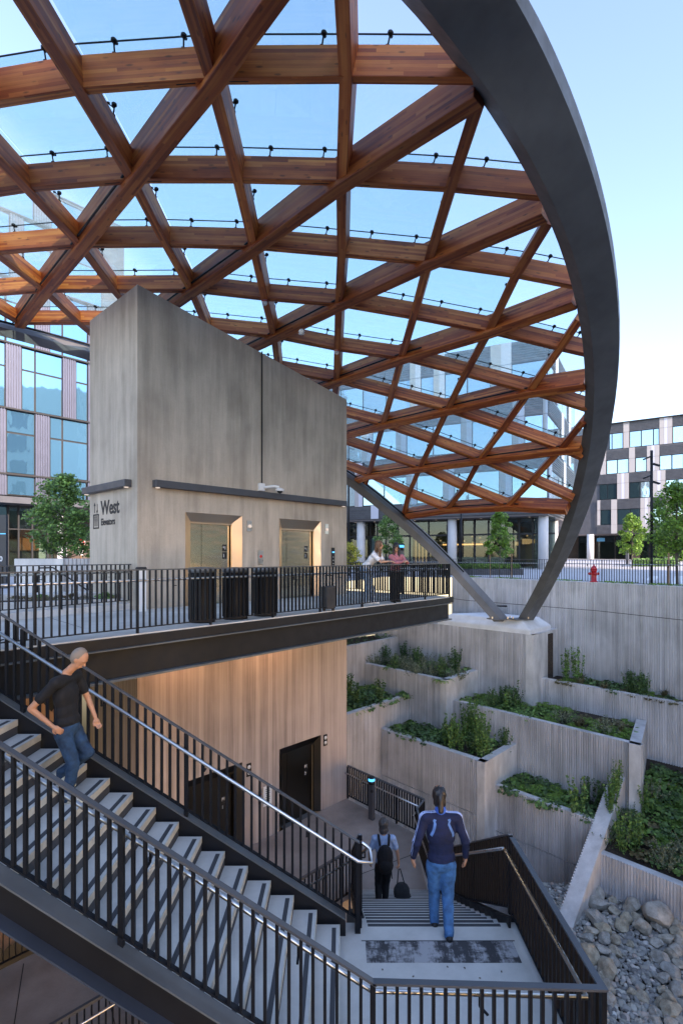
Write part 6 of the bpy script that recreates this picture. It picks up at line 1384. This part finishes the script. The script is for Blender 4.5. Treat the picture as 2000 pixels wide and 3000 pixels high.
def hand(mb,w,d,palm,s=1,curl=.5,side=1):
    """w wrist, d pointing direction, palm normal"""
    d=Vector(d).normalized(); n=Vector(palm); n=(n-d*n.dot(d)).normalized(); a=d.cross(n).normalized()*side; w=Vector(w)
    cap(mb,w,w+d*.05*s,.022*s,.026*s,10); ell(mb,w+d*.055*s,(.040*s,.045*s,.016*s),(a,d,n),12)
    for k,(o,l) in enumerate(((-.030,.062),(-.010,.072),(.010,.068),(.029,.052))):
        b=w+d*.088*s+a*o*s; d2=(d*math.cos(curl)+n*math.sin(curl)).normalized(); d3=(d*math.cos(curl*2)+n*math.sin(curl*2)).normalized(); cap(mb,b,b+d2*l*.5*s,.0095*s,.009*s,8); cap(mb,b+d2*l*.5*s,b+d2*l*.5*s+d3*l*.5*s,.009*s,.0075*s,8)
    b=w+d*.03*s-a*.030*s; d2=(d*.7-a*.6+n*.35).normalized(); cap(mb,b,b+d2*.035*s,.012*s,.011*s,8); cap(mb,b+d2*.035*s,b+d2*.04*s+d*.03*s,.0105*s,.009*s,8)
def person(label,J,face,facing,cl,hair,loc,hands,skin='skin',up_=Vector((0,0,1)),s=1.0,shoe='dark',shoedir=None):
    """J: joints dict in world coordinates; cl: (shirt mat, sleeve 'long'|'short', trousers mat)"""
    J={k:Vector(v) for k,v in J.items()}; t=thing('person',label,'person',loc); r_,f,u=frame(facing)
    b=MB(); head(b,J['head'],face,up_,s); cap(b,J['neck'],J['head']-Vector((0,0,.03)),.052*s,.050*s)
    ch=J['chest']; pe=J['pelvis']; tu=(ch-pe).normalized(); tr=(J['shR']-J['shL']).normalized(); tf=tu.cross(tr).normalized()*-1; tf=tr.cross(tu)*-1
    tf=tu.cross(tr); 
    if tf.dot(f)<0: tf=-tf
    ax=(tr,tf,tu)
    def torso(m,e):
        ell(m,ch,(.165*s+e,.112*s+e,.20*s+e),ax,18); ell(m,(ch+pe)/2,(.135*s+e,.10*s+e,.19*s+e),ax,16); ell(m,pe,(.155*s+e,.115*s+e,.13*s+e),ax,16)
        cap(m,J['shL'],J['shR'],.060*s+e,.060*s+e); cap(m,J['neck'],ch,.055*s+e*.4,.10*s)
    torso(b,0)
    for S in 'LR':
        cap(b,J['sh'+S],J['el'+S],.048*s,.038*s); cap(b,J['el'+S],J['wr'+S],.038*s,.025*s)
        cap(b,J['hip'+S],J['kn'+S],.080*s,.055*s); cap(b,J['kn'+S],J['an'+S],.055*s,.036*s); 
        if S in hands: d,pl,cu=hands[S]; hand(b,J['wr'+S],d,pl,s,cu,1 if S=='R' else -1)
        fd=Vector(shoedir[S]) if shoedir else f; cap(b,J['an'+S]-Vector((0,0,.045)),J['an'+S]+fd.normalized()*.13*s-Vector((0,0,.05)),.034*s,.028*s)
    part('body',vox(b,skin,.0085,'body',2),t)
    m=MB(); e=.014; 
    ell(m,ch,(.165*s+e,.112*s+e,.20*s+e),ax,18); ell(m,(ch+pe)/2,(.14*s+e,.105*s+e,.20*s+e),ax,16); ell(m,pe+tu*.05,(.158*s+e,.118*s+e,.10*s+e),ax,16); cap(m,J['shL'],J['shR'],.060*s+e,.060*s+e); cap(m,J['neck']-tu*.05,ch,.062*s,.10*s)
    if cl[1]=='long': cap(m,J['neck']-tu*.02,J['neck']+tu*.015,.060*s,.058*s)
    for S in 'LR':
        if cl[1]=='long':
            cap(m,J['sh'+S],J['el'+S],.062*s,.052*s); cap(m,J['el'+S],J['el'+S].lerp(J['wr'+S],.93),.052*s,.038*s); mid=J['el'+S]; ell(m,mid,(.056*s,.056*s,.05*s))
        else: cap(m,J['sh'+S],J['sh'+S].lerp(J['el'+S],.62),.066*s,.062*s)
    if len(cl)>3 and cl[3]: cap(m,pe+tu*.0,pe-Vector((0,0,cl[3])),.165*s,.17*s,16)
    me=vox(m,cl[0],.010,'shirt',3)
    for v in me.vertices:
        q=v.co; v.co=q+Vector(v.normal)*(.007*noise.noise(Vector((q.x*9,q.y*9,q.z*16))))
    sh=part('shirt',me,t)
    m=MB(); ell(m,pe-tu*.01,(.158*s+.008,.120*s+.008,.135*s),ax,16)
    for S in 'LR':
        hp,kn,an=J['hip'+S],J['kn'+S],J['an'+S]; cap(m,hp,kn,.100*s,.073*s); cap(m,kn,an.lerp(kn,.04)-(an-kn).normalized()*.0,.073*s,.060*s); cap(m,an-Vector((0,0,.03)),an,.058*s,.06*s)
    me=vox(m,cl[2],.011,'trousers',3)
    for v in me.vertices:
        q=v.co; v.co=q+Vector(v.normal)*(.010*noise.noise(Vector((q.x*8,q.y*8,q.z*15))))
    part('trousers',me,t)
    for S in 'LR':
        fd=(Vector(shoedir[S]) if shoedir else f).normalized(); m=MB(); a=J['an'+S]; cap(m,a+Vector((0,0,-.045)),a+fd*.165*s+Vector((0,0,-.060)),.047*s,.040*s); cap(m,a,a+Vector((0,0,-.04)),.042*s,.048*s); cap(m,a-fd*.045-Vector((0,0,.05)),a+fd*.1-Vector((0,0,.055)),.042*s,.045*s)
        so=part('shoe',vox(m,shoe,.009,'shoe',2),t)
    hair(t,J,ax,face,up_,s); return t,J,ax
def hairmesh(t,blobs,m,name='hair',size=.009,rough_=.012,strand=None):
    mb=MB()
    for b in blobs:
        if b[0]=='e': ell(mb,b[1],b[2],b[3] if len(b)>3 else None,18)
        else: cap(mb,b[1],b[2],b[3],b[4])
    me=vox(mb,m,size,name,2)
    for v in me.vertices:
        q=v.co; v.co=q+Vector(v.normal)*(rough_*noise.noise(Vector((q.x*45,q.y*45,q.z*9))))
    return part(name,me,t)
# man in dark t-shirt walking down the upper flight
def hair_crop(t,J,ax,face,up_,s):
    r_,f,u=frame(face,up_); h=J['head']; hairmesh(t,[('e',h+u*.026-f*.022,(.0785,.086,.106),(r_,f,u))],'hairs',rough_=.003)
FY=5.95
t,J,ax=person('bald man in dark t-shirt and jeans walking down the stairs, looking down',dict(head=(-2.92,FY,.055),neck=(-3.06,FY+.01,-.10),chest=(-3.07,FY+.01,-.34),pelvis=(-3.05,FY,-.68),shR=(-3.08,FY-.19,-.17),shL=(-3.04,FY+.19,-.17),elR=(-3.30,FY-.27,-.42),wrR=(-3.10,FY-.22,-.62),elL=(-2.94,FY+.25,-.44),wrL=(-2.84,FY+.22,-.66),hipR=(-3.05,FY-.09,-.74),hipL=(-3.04,FY+.09,-.74),knR=(-2.93,FY-.10,-1.08),anR=(-3.00,FY-.10,-1.42),knL=(-2.86,FY+.08,-1.02),anL=(-3.16,FY+.08,-1.24)),
  (.85,-.1,-.62),(1,0,0),('blackc','short','denimd'),hair_crop,(-2.95,FY,-1.5),{'R':((.8,.1,-.6),(0,.9,-.3),.5),'L':((.35,0,-.95),(.6,-.6,.2),.5)},'skin2',up_=Vector((.55,0,.85)),s=.93,shoe='shoe',shoedir={'R':(1,-.05,-.08),'L':(.85,.0,-.5)})
fx=J['anR']
mb=MB()
for k in range(4): mb.bar(fx+Vector((.06+k*.022,-.032,.004-k*.012)),fx+Vector((.075+k*.022,.032,.004-k*.012)),.006,.006)
part('laces',mb.mesh('laces','white'),t)
# man in blue track top going down the lower flight
def hair_tail(t,J,ax,face,up_,s):
    r_,f,u=frame(face,up_); h=J['head']; hairmesh(t,[('e',h+u*.028-f*.020,(.088,.100,.104),(r_,f,u)),('c',h-f*.095+u*.02,h-f*.125-u*.15,.042,.030),('e',h-f*.045-u*.06,(.078,.072,.075),(r_,f,u))],'hairk',rough_=.012)
BX=1.235;BY=6.68
t,J,ax=person('man in navy track top with pale shoulder stripes walking down the lower flight',dict(head=(BX,BY+.10,-1.84),neck=(BX+.01,BY+.05,-2.01),chest=(BX+.01,BY+.02,-2.26),pelvis=(BX+.01,BY,-2.60),shR=(BX+.205,BY+.03,-2.08),shL=(BX-.19,BY+.03,-2.08),elR=(BX+.31,BY-.02,-2.36),wrR=(BX+.33,BY+.08,-2.60),elL=(BX-.30,BY-.04,-2.36),wrL=(BX-.33,BY+.08,-2.61),hipR=(BX+.10,BY,-2.66),hipL=(BX-.08,BY,-2.66),knR=(BX+.09,BY+.0,-3.03),anR=(BX+.07,BY-.18,-3.38),knL=(BX-.06,BY+.10,-3.06),anL=(BX-.06,BY+.10,-3.40)),
  (0,1,-.15),(0,1,0),('navy','long','denim'),hair_tail,(BX,BY,-3.45),{'R':((.05,.25,-1),(-.9,.2,0),.45),'L':((-.05,.25,-1),(.9,.2,0),.45)},'skin2',s=1.04,shoedir={'R':(0.05,1,-.2),'L':(0,1,-.1)})
def ribbon(mb,pts,w,n_):
    pts=[Vector(p) for p in pts]
    for a,b in zip(pts,pts[1:]):
        d=(b-a).normalized(); s=d.cross(Vector(n_)).normalized()*w/2; mb.face([a-s,a+s,b+s,b-s])
def stripes(t,J,me_shirt,mname,paths,w):
    """trim lying on the shirt: pushed out along the shirt surface"""
    from mathutils.bvhtree import BVHTree
    me=me_shirt.data; bv=BVHTree.FromPolygons([v.co for v in me.vertices],[tuple(p.vertices) for p in me.polygons]); mb=MB()
    for path in paths:
        P=[Vector(p) for p in path]; Q=[]
        for a,b in zip(P,P[1:]):
            for k in range(10): Q.append(a.lerp(b,k/10))
        Q.append(P[-1]); L_=[];Rr=[]
        for i,q in enumerate(Q):
            d=(Q[min(i+1,len(Q)-1)]-Q[max(0,i-1)]).normalized(); co,no,_,_=bv.find_nearest(q); s=d.cross(no).normalized()*w/2
            for lst,sg in ((L_,-1),(Rr,1)):
                c2,n2,_,_=bv.find_nearest(co+s*sg); lst.append(c2+n2*.005)
        mb.grid(L_,Rr)
    o=part('stripe',mb.mesh('stripe',mname,True),me_shirt if False else t); return o
shirt=[c for c in t.children if c.name.startswith('shirt')][0]
for S,sg in (('R',1),('L',-1)):
    sh=J['sh'+S]; el=J['el'+S]; wr=J['wr'+S]; nk=J['neck']
    stripes(t,J,shirt,'stripe',[[nk+Vector((sg*.055,-.02,.02)),sh+Vector((sg*.0,-.01,.09)),sh+Vector((sg*.085,-.02,-.02)),el+Vector((sg*.075,-.02,.02)),wr.lerp(el,.2)+Vector((sg*.06,-.02,0))]],.052)
    stripes(t,J,shirt,'stripe2',[[nk+Vector((sg*.085,-.12,-.05)),nk+Vector((sg*.125,-.16,-.15)),nk+Vector((sg*.17,-.16,-.26))]],.034)
mb=MB(); cap(mb,J['neck']-Vector((0,0,.0)),J['neck']+Vector((0,.0,.035)),.074,.070); part('collar',vox(mb,'royal',.009,'collar',2),t)
# woman with backpack
def hair_bob(t,J,ax,face,up_,s):
    r_,f,u=frame(face,up_); h=J['head']; hairmesh(t,[('e',h+u*.025-f*.022,(.095,.102,.112),(r_,f,u)),('e',h-u*.085-f*.035,(.095,.075,.085),(r_,f,u))],'hairg',rough_=.012)
WX,WY=.80,10.15; WZ=-5.32
t,J,ax=person('woman in pale blue tee wearing a black backpack at the foot of the stairs',dict(head=(WX,WY+.07,-3.93),neck=(WX,WY+.03,-4.09),chest=(WX,WY,-4.32),pelvis=(WX,WY,-4.62),shR=(WX+.17,WY+.0,-4.16),shL=(WX-.17,WY+.0,-4.16),elR=(WX+.26,WY+.0,-4.42),wrR=(WX+.29,WY+.06,-4.66),elL=(WX-.26,WY+.0,-4.42),wrL=(WX-.26,WY+.10,-4.64),hipR=(WX+.08,WY,-4.68),hipL=(WX-.08,WY,-4.68),knR=(WX+.05,WY+.03,-5.02),anR=(WX+.02,WY-.03,-5.40),knL=(WX-.10,WY+.05,-5.03),anL=(WX-.10,WY-.14,-5.36)),
  (0,1,-.1),(0,1,0),('tee','short','blackc'),hair_bob,(WX,WY,-5.49),{'R':((.03,.15,-1),(-.9,.2,0),1.1),'L':((0,.25,-1),(.9,.2,0),.5)},'skin',s=.95)
bp=thing('backpack','black backpack on the back of the woman in the pale blue tee','backpack',(WX,WY-.2,-4.6))
mb=MB(); ell(mb,(WX+.01,WY-.20,-4.40),(.155,.10,.23)); ell(mb,(WX+.01,WY-.19,-4.56),(.16,.11,.16)); ell(mb,(WX+.01,WY-.27,-4.53),(.12,.06,.12)); part('pack_body',vox(mb,'blackc',.01,'pack_body',3),bp)
for sg in (1,-1): part('shoulder_strap',MB().tube([(WX+sg*.08,WY-.15,-4.22),(WX+sg*.10,WY-.06,-4.075),(WX+sg*.10,WY+.06,-4.12),(WX+sg*.11,WY+.1,-4.3)],.022,8).mesh('shoulder_strap','blackc',True),bp); part('strap_tail',MB().tube([(WX+sg*.13,WY-.14,-4.62),(WX+sg*.15,WY-.12,-4.85)],.008,5).mesh('strap_tail','blackc'),bp)
hx=J['wrR']; bg_=thing('holdall','dark grey holdall hanging from the hand of the woman with the backpack','bag',(hx.x+.05,hx.y,-5.42))
mb=MB(); ell(mb,(hx.x+.06,hx.y+.02,-5.22),(.16,.075,.19)); ell(mb,(hx.x+.08,hx.y+.02,-5.32),(.165,.08,.13)); part('bag_body',vox(mb,'bag',.011,'bag_body',3),bg_)
part('bag_handle',MB().tube([(hx.x-.03,hx.y,-5.1),(hx.x+.0,hx.y,-4.78),(hx.x+.03,hx.y,-4.77),(hx.x+.13,hx.y,-5.12)],.011,6).mesh('bag_handle','bag'),bg_)
# two women leaning on the deck railing
def hair_long(m,side=0,thick=.0):
    def h_(t,J,ax,face,up_,s):
        r_,f,u=frame(face,up_); h=J['head']; bl_=[('e',h+u*.030-f*.018,(.088,.102,.108),(r_,f,u)),('e',h-f*.055-u*.04,(.085,.055,.09),(r_,f,u))]
        for sg in (1,-1): bl_+= [('c',h+r_*sg*.070+u*.01-f*.01,h+r_*sg*.078-u*.17+f*.015,.030,.026),('c',h+r_*sg*.074-u*.12+f*.01,h+r_*sg*.072-u*.27+f*.02,.030+thick,.018)]
        bl_.append(('c',h-f*.07-u*.05,h-f*.075-u*.23,.055,.03)); hairmesh(t,bl_,m,rough_=.012)
    return h_
hp1=deck(1.90,1.02,-.02); g1=Vector((.69,13.45,.01))
t,J,ax=person('woman with long brown hair in white shirt leaning forward on the deck railing',dict(head=(.945,13.36,1.475),neck=(.87,13.42,1.34),chest=(.80,13.50,1.14),pelvis=(.60,13.62,.90),shR=(.80,13.33,1.24),shL=(.97,13.58,1.24),elR=(.98,13.22,1.06),wrR=(1.17,13.26,1.075),elL=(1.06,13.46,1.07),wrL=(1.21,13.36,1.075),hipR=(.58,13.53,.85),hipL=(.66,13.70,.85),knR=(.66,13.46,.45),anR=(.62,13.42,.09),knL=(.76,13.62,.45),anL=(.80,13.50,.09)),
  (.9,-.25,.0),(.8,-.5,0),('whitec','short','denimp'),hair_long('hairb'),(.69,13.5,.01),{'R':((.9,.1,0),(0,0,-1),.5),'L':((.8,-.3,0),(0,0,-1),.6)},'skin',s=.90,shoe='white')
t,J,ax=person('woman with dark hair and sunglasses in pink shirt leaning on the deck railing',dict(head=(1.43,14.0,1.435),neck=(1.44,14.05,1.29),chest=(1.45,14.08,1.08),pelvis=(1.42,14.16,.80),shR=(1.29,13.98,1.19),shL=(1.60,14.14,1.19),elR=(1.40,13.82,1.03),wrR=(1.60,13.80,1.075),elL=(1.72,14.02,1.03),wrL=(1.68,13.86,1.075),hipR=(1.36,14.10,.76),hipL=(1.50,14.2,.76),knR=(1.36,14.06,.42),anR=(1.33,14.02,.09),knL=(1.50,14.14,.42),anL=(1.47,14.08,.09)),
  (.05,-1,-.05),(.35,-.9,0),('pink','long','blackc'),hair_long('hairk',0,.008),(1.4,14.1,.01),{'R':((.9,.1,0),(0,0,-1),.5),'L':((-.3,-.6,0),(0,0,-1),.5)},'skin',s=.90)
r_,f,u=frame((.05,-1,-.05)); h=J['head']
for sg in (1,-1): part('sunglass_lens',MB().tube([h+r_*sg*.028+f*.084+u*.012,h+r_*sg*.028+f*.090+u*.012],.022,12).mesh('sunglass_lens','dark'),t)
